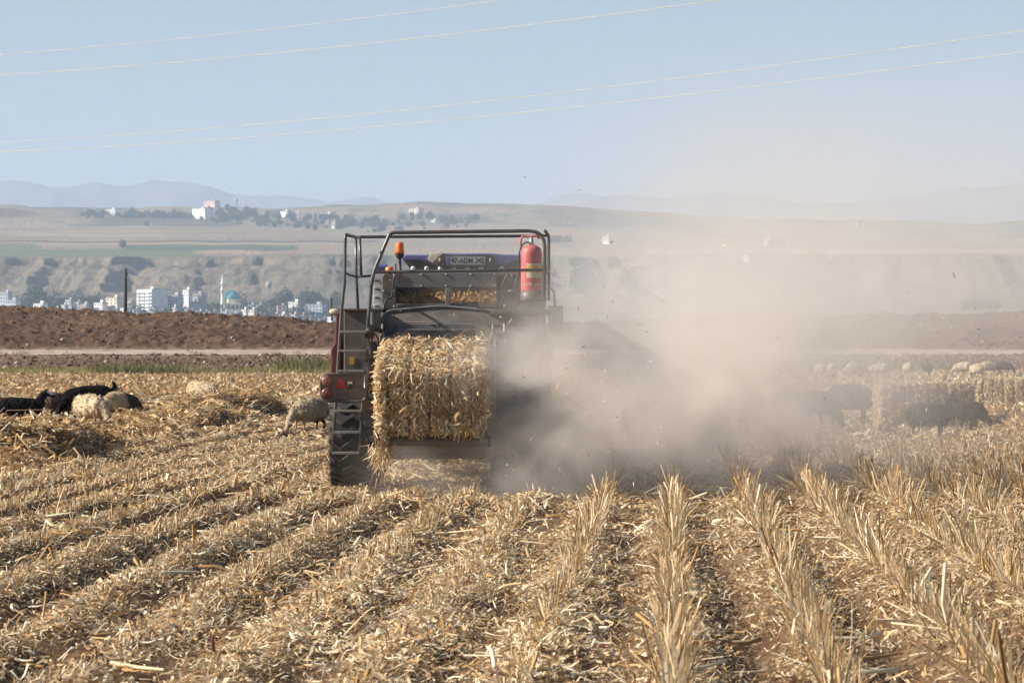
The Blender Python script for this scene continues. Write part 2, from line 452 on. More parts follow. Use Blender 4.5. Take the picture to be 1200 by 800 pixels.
# ------------------------------------------------------------------ far valley, cliffs, plateau
def ridge_py(px): return np.interp(px, [-600, 0, 100, 200, 330, 470, 560, 640, 720, 800, 900, 1000, 1080, 1130, 1200, 1800], [237, 238, 240, 241, 243, 246, 249, 250, 253, 258, 259, 258, 259, 263, 259, 256])
def far_z(X, Y):
    px = 600 + X/np.maximum(Y, 1)*F
    Xw = X + 18*(fbm(X/60.0, Y/90.0, 3, 84)-0.5)*2
    g = lambda wl, sd: np.abs(2*vnoise(Xw/wl, X*0+sd*1.7, sd)-1)
    shift = 110*(fbm(X/230.0, X*0+1, 2, 81)-0.35) + 125*(1-g(124.0, 85))*(.35+1.1*vnoise(X/210.0, X*0, 82)) + 40*(1-g(41.0, 87))*(.3+vnoise(X/90.0, X*0, 83)) + 9*g(12.0, 88)
    yc = Y + (shift - 75)*(0.45+0.55*sstep(3280, 3480, Y))
    zc = CAMH + (HZ-301)/F*3600
    zr = CAMH + (HZ-ridge_py(600 + X/6600*F))/F*6600
    z = np.interp(yc, [340, 1500, 2700, 3000, 3240, 3370, 3405, 3450, 3480, 3508, 3530, 3640], [-3, 4, 14, 20, 41, 54, 58, 77, 80, zc-4, zc-1, zc])
    right = sstep(640, 900, px)
    t1 = np.clip((Y-3640)/(5500-3640), 0, 1); zp = zc + (195-zc)*t1
    zp = zp - right*18*t1
    hump = fbm(X/420.0, Y/500.0, 4, 91)
    t2 = np.clip((Y-5500)/(6600-5500), 0, 1)
    base5 = 195 - right*18
    zz = np.where(Y <= 5500, zp, base5 + (zr-base5)*t2**0.8)
    zz = zz + (hump-0.5)*np.where(Y > 3640, 10+55*sstep(5200, 5900, Y)*(1-sstep(6350, 6600, Y)*0.7), 0)
    t3 = np.clip((Y-6700)/2000, 0, 1)
    zz = np.where(Y > 6700, zr - (zr-120)*t3 + (hump-0.5)*10, zz)
    strata = 2.6*np.sin(z/1.55+1.5*vnoise(X/60.0, Y*0, 96))*(.3+vnoise(X/50.0, z/7.0, 98))*sstep(46, 55, z)*(1-sstep(zc-4, zc, z))
    rough = ((fbm(X/16.0, Y/16.0, 4, 95)-0.5)*9)*sstep(35, 55, z)*(1-sstep(zc-6, zc, z))
    return np.where(yc < 3640, z + strata + rough, zz)
def far_cols(X, Y, Z):
    px = 600 + X/Y*F; py = HZ - (Z-CAMH)/Y*F
    n = fbm(X/90.0, Y/140.0, 4, 101); n2 = fbm(X/300.0, Y/120.0, 3, 103)
    tan = np.array([0.27, 0.20, 0.13]); brown = np.array([0.115, 0.088, 0.062]); green = np.array([0.085, 0.125, 0.062]); dk = np.array([0.05, 0.08, 0.045])
    k = sstep(0.35, 0.65, n)[..., None]; c = tan*k + brown*(1-k)
    cl = (sstep(38, 50, Z)*(Y < 3700))[..., None]
    c = c*(1-cl) + (np.array([0.165, 0.132, 0.096])*(0.6+0.8*n[..., None])*(.8+.4*vnoise(X/60.0, Z/2.2, 113))[..., None])*cl
    pl = ((Y > 3640) & (Y < 5400))[..., None]
    c = np.where(pl, np.array([0.30, 0.222, 0.148])*(0.62+0.60*n2[..., None]), c)
    def band(a, b, c0, c1, soft=1.5):
        return sstep(a-soft, a, py)*(1-sstep(b, b+soft, py))*sstep(c0-8, c0, px)*(1-sstep(c1, c1+8, px))*(Y > 3600)
    wob = 2.0*(vnoise(X/40.0, Y*0, 107)-0.5)
    py = py + wob
    g1 = band(292, 300, -600, 235)[..., None]*0.85; c = c*(1-g1) + green*1.15*g1
    g2 = band(287, 292.5, 150, 345)[..., None]*0.9; c = c*(1-g2) + dk*1.3*g2
    g2 = band(286, 290, -600, 40)[..., None]*0.6; c = c*(1-g2) + green*g2
    g3 = band(268, 271, 205, 440)[..., None]*0.6; c = c*(1-g3) + np.array([0.2,0.2,0.11])*g3
    for (a, c0, c1, d) in ((273, 60, 300, .45), (277.5, -100, 180, .35), (265.5, 180, 420, .4), (297.5, 240, 440, .4), (288.5, -100, 150, .35), (270, 560, 1250, .35), (277, 700, 1000, .4), (289, 640, 1250, .4), (296, 800, 1250, .35), (258, 0, 130, .4)):
        q = band(a, a+.7, c0, c1, .5)[..., None]*d; c = c*(1-q) + brown*.6*q
    for (a, b, c0, c1, cc) in ((273.5, 277, 20, 190, (.36, .275, .18)), (284, 286.5, 60, 420, (.34, .255, .165)), (266, 270, -80, 110, (.22, .165, .11)), (297, 300, 250, 420, (.21, .16, .115)), (277, 282, 330, 460, (.235, .18, .12))):
        q = band(a, b, c0, c1, .6)[..., None]*.65; c = c*(1-q) + np.array(cc)*q
    l1 = band(282.3, 283.4, -600, 440, 0.6)[..., None]*0.8; c = c*(1-l1) + brown*0.4*l1
    l2 = band(293.5, 297, 230, 300)[..., None]*0.5; c = c*(1-l2) + np.array([0.42, 0.27, 0.19])*l2
    for (a, b, c0, c1, col) in ((268, 286, 985, 1078, (0.20, 0.155, 0.135)), (268, 282, 905, 1030, (0.27, 0.20, 0.165)), (262, 275, 800, 930, (0.25, 0.2, 0.15)), (267, 290, 690, 790, (0.27, 0.215, 0.165)), (300, 306, 980, 1100, (0.14, 0.14, 0.09)), (293, 297, 760, 1200, (0.45, 0.36, 0.25))):
        g = band(a, b, c0, c1)[..., None]*0.7; c = c*(1-g) + np.array(col)*g
    veg = sstep(0.60, 0.70, fbm(X/30.0, Y/60.0, 3, 111))*np.where(Y < 3600, .35, 1.0)*((Y < 3480) & (Y > 3050) | (Y > 5500))
    veg = (veg*0.75)[..., None]; c = c*(1-veg) + dk*1.4*veg
    val = (Y < 3150)[..., None]; c = np.where(val, np.array([0.20, 0.19, 0.12])*(0.7+0.6*n[..., None]), c)
    return c
M['terrain'] = attr_mat('dry_hillside', 0, 0.95, 0.05)
def rills(m):
    nt = m.node_tree; tc = nt.nodes.new('ShaderNodeTexCoord'); mp = nt.nodes.new('ShaderNodeMapping'); mp.inputs['Scale'].default_value = (.16, .035, .22)
    n = nt.nodes.new('ShaderNodeTexNoise'); n.inputs['Scale'].default_value = 1.0; n.inputs['Detail'].default_value = 7; n.inputs['Roughness'].default_value = .68
    b = nt.nodes.new('ShaderNodeBump'); b.inputs['Strength'].default_value = .9; b.inputs['Distance'].default_value = 5.0
    nt.links.new(tc.outputs['Object'], mp.inputs['Vector']); nt.links.new(mp.outputs[0], n.inputs['Vector']); nt.links.new(n.outputs['Fac'], b.inputs['Height'])
    nt.links.new(b.outputs['Normal'], nt.nodes['Principled BSDF'].inputs['Normal'])
rills(M['terrain'])
ys = list(np.linspace(372, 2600, 24)) + list(np.linspace(2640, 3150, 22)) + list(np.arange(3156, 3380, 6)) + list(np.arange(3380, 3704, 2.8)) + list(np.linspace(3712, 5450, 120)) + list(np.linspace(5465, 6750, 110)) + list(np.linspace(6800, 11500, 30))
tag(grid('hills', lambda y: fan(y, 0.165*y+30, 560, 3300, 6), ys, far_z, M['terrain'], far_cols), kind='structure')
# mountains near the horizon
def mtn(name, knots, Y0, depth, seed, col):
    kx = [k[0] for k in knots]; ky = [k[1] for k in knots]
    def zf(X, Y):
        px = 600 + X/Y0*F
        zt = CAMH + (HZ-np.interp(px, kx, ky))/F*Y0
        t = (Y-(Y0-depth))/depth
        prof = np.where(t < 1, np.clip(t, 0, 1)**0.8, 1-0.6*np.clip(t-1, 0, 1))
        r = 1-np.abs(2*fbm(X/520.0, Y/700.0, 4, seed)-1)
        z = 90 + (zt-90)*prof + (r-0.72)*170*np.clip(np.minimum(t*1.5, 1.3-t*0.8), 0, 1) + 20*(fbm(X/160.0, Y/160.0, 3, seed+5)-0.5)
        return z
    def cf(X, Y, Z):
        n = fbm(X/260.0, Y/260.0, 4, seed+9)[..., None]
        return np.array(col)*(0.6+0.8*n)
    o = grid(name, lambda y: np.linspace(-3300, 3300, 330), np.linspace(Y0-depth, Y0+depth*0.8, 60), zf, M['terrain'], cf)
    tag(o, kind='structure')
mtn('mountains', [(-900, 225), (0, 216), (30, 214), (60, 218), (100, 216), (150, 222), (180, 216), (215, 218), (240, 223), (270, 231), (330, 234), (420, 235), (480, 243), (560, 247), (620, 246), (660, 232), (720, 225), (770, 226), (830, 231), (890, 233), (930, 240), (1000, 243), (1080, 232), (1130, 224), (1200, 217), (1400, 212), (2000, 210)], 14500, 1900, 120, (0.13, 0.11, 0.09))

# haze: one closed box of pale air round the whole scene
m = bpy.data.materials.new('haze_air'); m.use_nodes = True
nt = m.node_tree; nt.nodes.remove(nt.nodes['Principled BSDF'])
pv = nt.nodes.new('ShaderNodeVolumePrincipled'); pv.inputs['Color'].default_value = (0.61, 0.77, 1.0, 1); pv.inputs['Density'].default_value = HAZE_DENSITY
pv.inputs['Anisotropy'].default_value = 0.0
nt.links.new(pv.outputs[0], nt.nodes['Material Output'].inputs['Volume'])
hz = MB().box((-3600, -150, -8), (3600, 17500, 900)).build('haze', m)
tag(hz, kind='stuff')

# ------------------------------------------------------------------ litter and stubble (uncountable)
def sample_field(n, y0, y1, k=1.18, pad=1.5):
    "points spread evenly over the strip of field the camera could see"
    n = int(n*1.18); a = rng.uniform(0, 1, n); Y = np.sqrt(y0*y0 + a*(y1*y1-y0*y0))
    X = rng.uniform(-1, 1, n)*(0.1463*k*Y + pad)
    return X, Y

def ground_normal_dirs(n, tilt):
    a = rng.uniform(0, 2*np.pi, n)
    D = np.stack([np.cos(a), np.sin(a), rng.normal(0, tilt, n)], 1)
    return D

def litter(name, n, y0, y1, L, Wd, tilt, lift, w, segs=2, keep=None):
    X, Y = sample_field(n, y0, y1)
    if keep is not None:
        k = keep(X, Y) > rng.uniform(0, 1, len(X)); X = X[k]; Y = Y[k]
    n = len(X)
    Z = gz(X, Y) + rng.uniform(0.0, lift, n)
    D = ground_normal_dirs(n, tilt)
    l = np.minimum(rng.lognormal(math.log(L), 0.5, n), 2.3*L); wd = np.minimum(rng.lognormal(math.log(Wd), 0.45, n), 2.0*Wd)
    up = np.stack([rng.normal(0, .45, n), rng.normal(0, .45, n), np.ones(n)], 1)
    V, Fq, m = strips(np.stack([X, Y, Z], 1), D, l, wd, rng.normal(0, 0.2, n), 0.45, False, segs, up)
    c = tones(n, w)
    patch = (0.72 + 0.55*fbm(X*0.9, Y*0.5, 3, 201))[:, None]
    o = np_mesh(name, V, Fq, M['straw'], np.repeat(np.clip(c*patch, 0.005, 0.9), m, 0))
    tag(o, kind='stuff'); return o

def row_weight(X, Y):
    "litter lies thick on the rows and over the left half, thin in the furrows at the right"
    u = row_u(X, Y); on = 0.5+0.5*np.cos(2*np.pi*u)
    px = 600+X/Y*F
    right = sstep(520, 760, px)
    return np.clip((1-right)*(0.20+0.78*on**1.3) + right*(0.28+0.6*on**1.5), 0, 1)*np.clip(2.4*fbm(X*1.3, Y*0.6, 3, 207)-0.45, 0.08, 1.25)
LW = [9, 6, 9, 3, 3, 3, 7, 1.5, 0.7]
litter('straw_litter', 330000, 14, 30, 0.052, 0.0105, 0.36, 0.055, LW, 2, row_weight)
litter('straw_litter', 260000, 28, 60, 0.075, 0.0155, 0.38, 0.06, LW, 2, row_weight)
litter('straw_litter', 150000, 58, 110, 0.13, 0.032, 0.35, 0.06, LW, 1, row_weight)
litter('straw_litter', 90000, 108, 204, 0.26, 0.075, 0.45, 0.06, [7, 8, 4, 8, 5, 2, 1, 3, 1], 1)
litter('fine_chaff', 170000, 14, 34, 0.024, 0.0065, 0.35, 0.045, [8, 6, 9, 3, 3, 4, 8, 1, .8], 1, row_weight)
litter('broken_stalks', 2500, 14, 50, 0.17, 0.012, 0.16, 0.09, [7, 5, 9, 2, 1, 1, 7, 1, 0], 2)
litter('dry_husks', 3500, 14, 48, 0.065, 0.020, 0.45, 0.07, [8, 6, 8, 3, 1, 1, 6, 1, .3], 2)

def stubble(name, y0, y1, per, hgt, wd, segs, step):
    Xs = []; Ys = []
    lo = int(math.floor((-0.1463*1.16*y1-1.6-SL*y1)/ROW)); hi = int(math.ceil((0.1463*1.16*y1+1.6)/ROW))
    for r in range(lo, hi+1):
        yy = np.arange(y0, y1, step); yy = yy + rng.uniform(-.5, .5, len(yy))*step
        xx = SL*yy + r*ROW - 0.07*(vnoise(yy*0.13, np.full(len(yy), np.floor(r+0.5))*3.7, 5)-0.5)
        k = (np.abs(xx) < 0.1463*1.16*yy+1.5) & (rng.uniform(0, 1, len(yy)) < 0.42+0.75*vnoise(yy*0.8, yy*0+r*5.1, 213))
        Xs.append(xx[k]); Ys.append(yy[k])
    X = np.concatenate(Xs); Y = np.concatenate(Ys)
    # nothing stands under the baler's wheels or in the strip its pick-up has swept
    k = ~((X > -2.15) & (X < 0.5) & (Y > 36.6) & (Y < 52)); X = X[k]; Y = Y[k]
    px = 600+X/Y*F
    tall = 0.34+0.63*sstep(560, 800, px)
    tall = tall*(1-0.55*sstep(43, 50, Y)*(1-sstep(110, 150, Y)))
    tall = tall*(1-.45*sstep(44, 48, Y)*(1-sstep(85, 110, Y))*(1-sstep(420, 520, px)))
    tall = tall*(0.55+0.9*vnoise(X*0.7, Y*0.5, 215))
    n0 = len(X)
    cnt = np.maximum(1, rng.poisson(per, n0)); idx = np.repeat(np.arange(n0), cnt); n = len(idx)
    x = X[idx] + rng.normal(0, 0.03, n); yv = Y[idx] + rng.normal(0, 0.05, n)
    P = np.stack([x, yv, gz(x, yv)-0.01], 1)
    lean = rng.normal(0, 0.19, (n, 2)) + np.stack([rng.normal(0.06, 0.20, n0)[idx], rng.normal(0, 0.2, n0)[idx]], 1)
    fl = rng.uniform(0, 1, n) < .16; lean[fl] += rng.normal(0, 1.3, (fl.sum(), 2))
    D = np.concatenate([lean, np.ones((n, 1))], 1)
    L = rng.lognormal(0, 0.42, n)*hgt*tall[idx]; L = np.minimum(L, 0.36)
    W = rng.lognormal(math.log(wd), 0.45, n)
    side = np.stack([rng.normal(0, .6, n), -np.ones(n), rng.normal(0, .3, n)], 1)
    V, Fq, m = strips(P, D, L, W, rng.normal(0, 0.30, n), 0.7, True, segs, side)
    c = tones(n, [9, 7, 8, 4, 2, 1, 4, 4, 0.3])
    g = rng.uniform(0, 1, n) < 0.012
    c[g] = np.array([0.20, 0.24, 0.07])
    o = np_mesh(name, V, Fq, M['straw'], np.repeat(c, m, 0))
    tag(o, kind='stuff')
stubble('stubble', 14, 34, 11, 0.165, 0.0062, 3, 0.085)
stubble('stubble', 34, 66, 9, 0.18, 0.011, 2, 0.13)
stubble('stubble', 66, 120, 5, 0.20, 0.030, 1, 0.26)
stubble('stubble', 120, 203, 4, 0.24, 0.055, 1, 0.45)

def stems(name, n, y0, y1, standing, L, rad, w):
    "thick cut maize stems with blunt ends"
    if standing:
        lo = int(math.floor((-0.1463*1.16*y1-1.6-SL*y1)/ROW)); hi = int(math.ceil((0.1463*1.16*y1+1.6)/ROW))
        Y = np.sqrt(y0*y0 + rng.uniform(0, 1, n)*(y1*y1-y0*y0)); r = rng.integers(lo, hi+1, n)
        X = SL*Y + r*ROW + rng.normal(0, .035, n)
        k = (np.abs(X) < .1463*1.16*Y+1.5) & ~((X > -2.15) & (X < 0.5) & (Y > 36.6) & (Y < 52)); X, Y = X[k], Y[k]; n = len(X)
        D = np.concatenate([rng.normal(0, .28, (n, 2)), np.ones((n, 1))], 1); D[rng.uniform(0, 1, n) < .15, 2] = .25
        Z = gz(X, Y)-.01
    else:
        X, Y = sample_field(n, y0, y1); n = len(X); D = ground_normal_dirs(n, .10); Z = gz(X, Y)+rng.uniform(.008, .05, n)
    D = unit(D); S = unit(np.cross(D, rng.normal(size=(n, 3)))); N = np.cross(S, D)
    L = np.minimum(rng.lognormal(math.log(L), .45, n), .42)[:, None]
    if standing: L = L*(.50+.5*sstep(560, 800, 600+X/Y*F))[:, None]
    rd = rng.lognormal(math.log(rad), .25, n)[:, None]
    P = np.stack([X, Y, Z], 1); mid = N*L*rng.normal(0, .06, (n, 1)); V = []
    for c, q in ((P, 1.15), (P+D*L*.5+mid, 1.0), (P+D*L, .9)):
        for a in range(5): V.append(c + (S*math.cos(a*1.2566)+N*math.sin(a*1.2566))*rd*q)
    V = np.stack(V, 1).reshape(-1, 3); b = np.arange(n)[:, None]*15; fs = []
    for i in range(2):
        for a in range(5):
            a2 = (a+1) % 5; fs.append(np.concatenate([b+5*i+a, b+5*i+a2, b+5*i+5+a2, b+5*i+5+a], 1))
    fs.append(np.concatenate([b+10, b+11, b+12, b+13], 1)); fs.append(np.concatenate([b+10, b+13, b+14, b+14], 1)[:, [0, 1, 2, 2]] if False else np.concatenate([b+13, b+14, b+10, b+12], 1)[:, [0, 1, 2, 0]])
    Fq = np.concatenate(fs[:-1], 0)
    o = np_mesh(name, V, Fq, M['straw'], np.repeat(tones(n, w), 15, 0), smooth=False); tag(o, kind='stuff')
stems('cut_stems', 9000, 14, 48, True, .12, .0080, [6, 8, 5, 7, 4, 2, 4, 6, .5])
stems('fallen_stems', 2600, 14, 50, False, .16, .0075, [7, 6, 8, 3, 2, 1, 7, 3, .3])
def shreds():
    n = 4200; X, Y = sample_field(n, 14, 46); n = len(X); Z = gz(X, Y)+rng.uniform(.01, .08, n)
    V, Fq, m = strips(np.stack([X, Y, Z], 1), ground_normal_dirs(n, .3), np.minimum(rng.lognormal(math.log(.13), .4, n), .26), rng.lognormal(math.log(.012), .4, n), rng.normal(0, .45, n), .25, False, 4, np.stack([rng.normal(0, .8, n), rng.normal(0, .8, n), np.ones(n)], 1))
    o = np_mesh('torn_leaves', V, Fq, M['straw'], np.repeat(tones(n, [8, 7, 7, 4, 2, 1, 6, 3, .3]), m, 0)); tag(o, kind='stuff')
shreds()

# straw heaped on the windrows
def heap(name, n, pts, hw, y0, y1, L, Wd):
    Y = rng.uniform(y0-1, y1+1, n); ys = [p[1] for p in pts]; xs = [p[0] for p in pts]
    X = np.interp(Y, ys, xs) + 0.5*(vnoise(Y*0.22, Y*0+2, 31)-0.5) + rng.normal(0, hw*0.62, n)
    Z = gz(X, Y) + rng.uniform(-0.02, 0.09, n)
    D = ground_normal_dirs(n, 0.38)
    V, Fq, m = strips(np.stack([X, Y, Z], 1), D, rng.lognormal(math.log(L), .5, n), rng.lognormal(math.log(Wd), .4, n), rng.normal(0, .22, n), .45, False, 2)
    o = np_mesh(name, V, Fq, M['straw'], np.repeat(tones(n, [7, 8, 4, 8, 6, 3, 2, 3, .5]), m, 0)); tag(o, kind='stuff')
for pts, hw, h, y0, y1 in WINDROWS:
    heap('straw_windrow', 26000, pts, hw, y0, y1, 0.20, 0.026)

# weeds along the field edge
def weeds():
    n = 42000
    Y = rng.uniform(200, 219, n); X = rng.uniform(-1, 1, n)*(0.1463*1.12*Y)
    px = 600+X/Y*F
    d = fbm(X*0.16, Y*0.13, 3, 231)
    bush = sstep(0.50, 0.64, d)*sstep(80, 130, px)*(1-sstep(480, 600, px))
    k = (d + 0.25*bush > 0.37+0.25*rng.uniform(0, 1, n)*sstep(400, 900, px)); X, Y, d, bush, px = X[k], Y[k], d[k], bush[k], px[k]
    n = len(X)
    hgt = (0.22 + 0.62*bush + 0.15*rng.uniform(0, 1, n))
    P = np.stack([X, Y, ez(X, Y)-0.03], 1)
    D = np.concatenate([rng.normal(0, .38, (n, 2)), np.ones((n, 1))], 1)
    V, Fq, m = strips(P, D, hgt*rng.uniform(.6, 1.2, n), rng.uniform(.035, .09, n), rng.normal(0, .3, n), .3, True, 2)
    g = np.array([0.215, 0.205, 0.085]); dg = np.array([0.060, 0.085, 0.026]); yl = np.array([0.36, 0.31, 0.12])
    w = rng.uniform(0, 1, (n, 1)); c = g*(1-w)+yl*w; b = (bush*rng.uniform(.3, 1, n))[:, None]; c = c*(1-b)+dg*b
    o = np_mesh('weeds', V, Fq, M['grass'], np.repeat(c*rng.uniform(.7, 1.2, (n, 1)), m, 0)); tag(o, kind='stuff')
weeds()
def dry_tufts():
    nc = 620; cx = rng.uniform(-1, 1, nc)*40; cyy = np.where(rng.uniform(0, 1, nc) < .75, rng.uniform(217, 245, nc), rng.uniform(245, 300, nc))
    idx = np.repeat(np.arange(nc), 14); n = len(idx)
    X = cx[idx]+rng.normal(0, .14, n); Y = cyy[idx]+rng.normal(0, .14, n)
    P = np.stack([X, Y, ez(X, Y)-.02], 1); D = np.concatenate([rng.normal(0, .4, (n, 2)), np.ones((n, 1))], 1)
    V, Fq, m = strips(P, D, rng.uniform(.12, .42, n), rng.uniform(.02, .05, n), .2, .3, True, 1)
    c = np.where((rng.uniform(0, 1, nc) < .3)[idx][:, None], np.array([.14, .14, .06]), np.array([.36, .28, .16]))*rng.uniform(.6, 1.2, (n, 1))
    o = np_mesh('dry_tufts', V, Fq, M['grass'], np.repeat(c, m, 0)); tag(o, kind='stuff')
dry_tufts()
def stones():
    "pale stones and clods lying on the dirt slope"
    n = 15000
    Y = np.where(rng.uniform(0, 1, n) < .4, rng.uniform(217, 238, n), rng.uniform(245, 312, n)); X = rng.uniform(-1, 1, n)*.1463*1.12*Y
    s = np.minimum(rng.lognormal(math.log(.075), .55, n), .19)[:, None, None]
    octa = np.array([(1,0,0),(0,1,0),(-1,0,0),(0,-1,0),(0,0,.75),(0,0,-.75)], float)
    jit = rng.uniform(.6, 1.3, (n, 6, 1))
    V = (octa[None]*jit*s + np.stack([X, Y, ez(X, Y)+.02], 1)[:, None]).reshape(-1, 3)
    t = np.array([(0,1,4),(1,2,4),(2,3,4),(3,0,4),(1,0,5),(2,1,5),(3,2,5),(0,3,5)])
    Fq = (np.arange(n)[:, None, None]*6 + t[None]).reshape(-1, 3)
    w = (rng.uniform(0, 1, (n, 1)) > .95)
    c = np.where(w, np.array([.42, .36, .31]), np.array([.12, .072, .046])*rng.uniform(.5, 1.5, (n, 1)))
    o = np_mesh('soil_clods', V, Fq, M['clod'], np.repeat(c, 6, 0)); tag(o, kind='stuff')
stones()

# ------------------------------------------------------------------ straw bales
def bale(name, size, loc, rot, label, nstraw, twines=5, group=None, slump=0.0):
    lx, ly, lz = size
    root = empty(name, loc); root.rotation_euler = rot
    tag(root, label, 'straw bale', group)
    # core: a box whose faces bulge between the twines, cut in flakes along its length
    def surf(face, a, b):
        pass
    nx, ny, nz = 44, 60, 28
    V = []; Fq = []; C = []
    def sheet(o, du, dv, nu, nv, nrm):
        u, v = np.meshgrid(np.linspace(0, 1, nu), np.linspace(0, 1, nv))
        p = np.array(o)[None, None] + u[..., None]*np.array(du) + v[..., None]*np.array(dv)
        b0 = sum(len(q) for q in V)
        V.append(p.reshape(-1, 3)); i = np.arange(nv-1)[:, None]*nu + np.arange(nu-1)[None]
        Fq.append((np.stack([i, i+1, i+nu+1, i+nu], -1)+b0).reshape(-1, 4))
    h = np.array([lx/2, ly/2, lz/2]); X, Y, Z = np.array([lx,0,0]), np.array([0,ly,0]), np.array([0,0,lz])
    sheet(-h, X, Z, nx, nz, 0); sheet(-h+Y, X, Z, nx, nz, 0); sheet(-h+Z, X, Y, nx, ny, 0); sheet(-h, X, Y, nx, ny, 0); sheet(-h, Y, Z, ny, nz, 0); sheet(-h+X, Y, Z, ny, nz, 0)
    P = np.concatenate(V); Fa = np.concatenate(Fq)
    def deform(P):
        q = P.copy()
        # rounded edges
        t = np.abs(P)/h
        for a, b in ((0, 2), (0, 1), (1, 2)):
            k = sstep(0.86, 1.0, t[:, a])*sstep(0.86, 1.0, t[:, b])
            q[:, a] -= np.sign(P[:, a])*0.018*k; q[:, b] -= np.sign(P[:, b])*0.018*k
        g = np.ones(len(P))
        for i in range(twines):
            xt = (-0.5+(i+0.5)/twines)*lx
            g -= 0.9*np.exp(-((P[:, 0]-xt)/0.022)**2)
        n1 = fbm(P[:, 0]*9+P[:, 1]*2.0+5, P[:, 2]*9+P[:, 1]*7, 4, 301)-0.5
        n2 = fbm(P[:, 0]*2.5+9, P[:, 2]*2.5+P[:, 1]*2.5, 2, 305)-0.5
        amp = 0.012*g + 0.045*n1 + 0.04*n2
        for i in range(twines): amp = amp - 0.032*np.exp(-((P[:, 0]-(-0.5+(i+0.5)/twines)*lx)/0.020)**2)
        flake = 0.012*np.sin(P[:, 1]*2*np.pi/0.16 + 3*n2)
        for a in range(3):
            on = (t[:, a] > 0.985)
            d = amp + (flake if a != 1 else 0)
            q[:, a] += np.where(on, np.sign(P[:, a])*d, 0)
        q[:, 2] -= slump*(P[:, 2] < 0)*(1-np.abs(P[:, 0]/h[0]))*0
        return q
    core = deform(P)
    # straws
    areas = np.array([lx*lz*2.0, lx*lz*0.6, lx*ly, lx*ly*0.15, ly*lz, ly*lz]); pr = areas/areas.sum()
    f = rng.choice(6, nstraw, p=pr); S = rng.uniform(-1, 1, (nstraw, 3))*h
    ax = np.array([1, 1, 2, 2, 0, 0])[f]; sg = np.array([-1, 1, 1, -1, -1, 1])[f]
    S[np.arange(nstraw), ax] = h[ax]*sg
    S = deform(S); N = np.zeros((nstraw, 3)); N[np.arange(nstraw), ax] = sg
    D = rng.normal(0, 1, (nstraw, 3)); D[:, 1] *= np.where(ax == 2, 0.5, 1)
    end = ax == 1
    D[end, 2] *= 1.5; D[end, 0] *= 0.85
    D = D - N*(D*N).sum(1, keepdims=True)*0.86
    Ls = rng.lognormal(math.log(0.062), .5, nstraw); Ws = rng.lognormal(math.log(0.0085), .45, nstraw)
    big = rng.uniform(0, 1, nstraw) < 0.10; Ws[big] *= 1.9; Ls[big] *= 1.6; Ls = np.minimum(Ls, .17)
    side = N + rng.normal(0, .55, (nstraw, 3))
    V2, F2, m2 = strips(S + N*rng.uniform(-0.006, 0.010, (nstraw, 1)), D, Ls, Ws, np.abs(rng.normal(0, .24, nstraw)), .5, False, 2, side)
    c2 = tones(nstraw, [9, 8, 7, 5, 3, 1, 6, 3, .6])
    c2 = c2*(0.82+0.4*fbm(S[:, 0]*6, S[:, 2]*3+S[:, 1]*3, 2, 311))[:, None]
    cc = np.repeat(np.array([[0.33, 0.215, 0.105]]), len(core), 0)*(0.55+0.9*fbm(core[:, 0]*16+core[:, 1]*11, core[:, 2]*16+core[:, 1]*5, 3, 315))[:, None]
    for i in range(twines):
        xt = (-0.5+(i+0.5)/twines)*lx
        cc *= (1-0.35*np.exp(-((core[:, 0]-xt)/0.018)**2))[:, None]
    np_mesh('straw', np.concatenate([core, V2]), np.concatenate([Fa, F2+len(core)]), M['bale_straw'], np.concatenate([cc, np.repeat(np.clip(c2, .01, .9), m2, 0)]), parent=root)
    for i in range(twines):
        xt = (-0.5+(i+0.5)/twines)*lx; e = 0.004
        ring = np.array([(xt, -h[1]-e, -h[2]), (xt, -h[1]-e, h[2]-0.03), (xt, -h[1]+0.03, h[2]+e), (xt, h[1], h[2]+e)])
        mb = MB(); mb.tube([Vector(p) for p in ring], 0.005, 5)
        o = mb.build('twine', M['twine']); o.parent = root
    return root

BX = -0.853
tilt = math.atan2(0.355, 1.95)
ctr = Vector((BX, 37.28, 1.145))
chute_bale = bale('straw_bale', (1.08, 1.95, 0.68), ctr, (tilt, 0, 0), 'freshly pressed straw bale sliding out of the baler on its chute', 24000)
g2 = gz(np.array([7.0]), np.array([65.5]))[0]
rb = bale('straw_bale', (1.16, 1.75, 0.92), (7.72, 65.6, g2+0.46), (0, 0, R(91)), 'dusty straw bale lying broadside in the stubble behind the dark goat', 9000)
rb2 = bale('straw_bale', (1.1, 1.9, 0.95), (10.75, 75.6, gz(np.array([10.9]), np.array([75.]))[0]+0.46), (0, 0, R(-16)), 'straw bale with sunlit end cut off by the right edge of the photo', 9000)

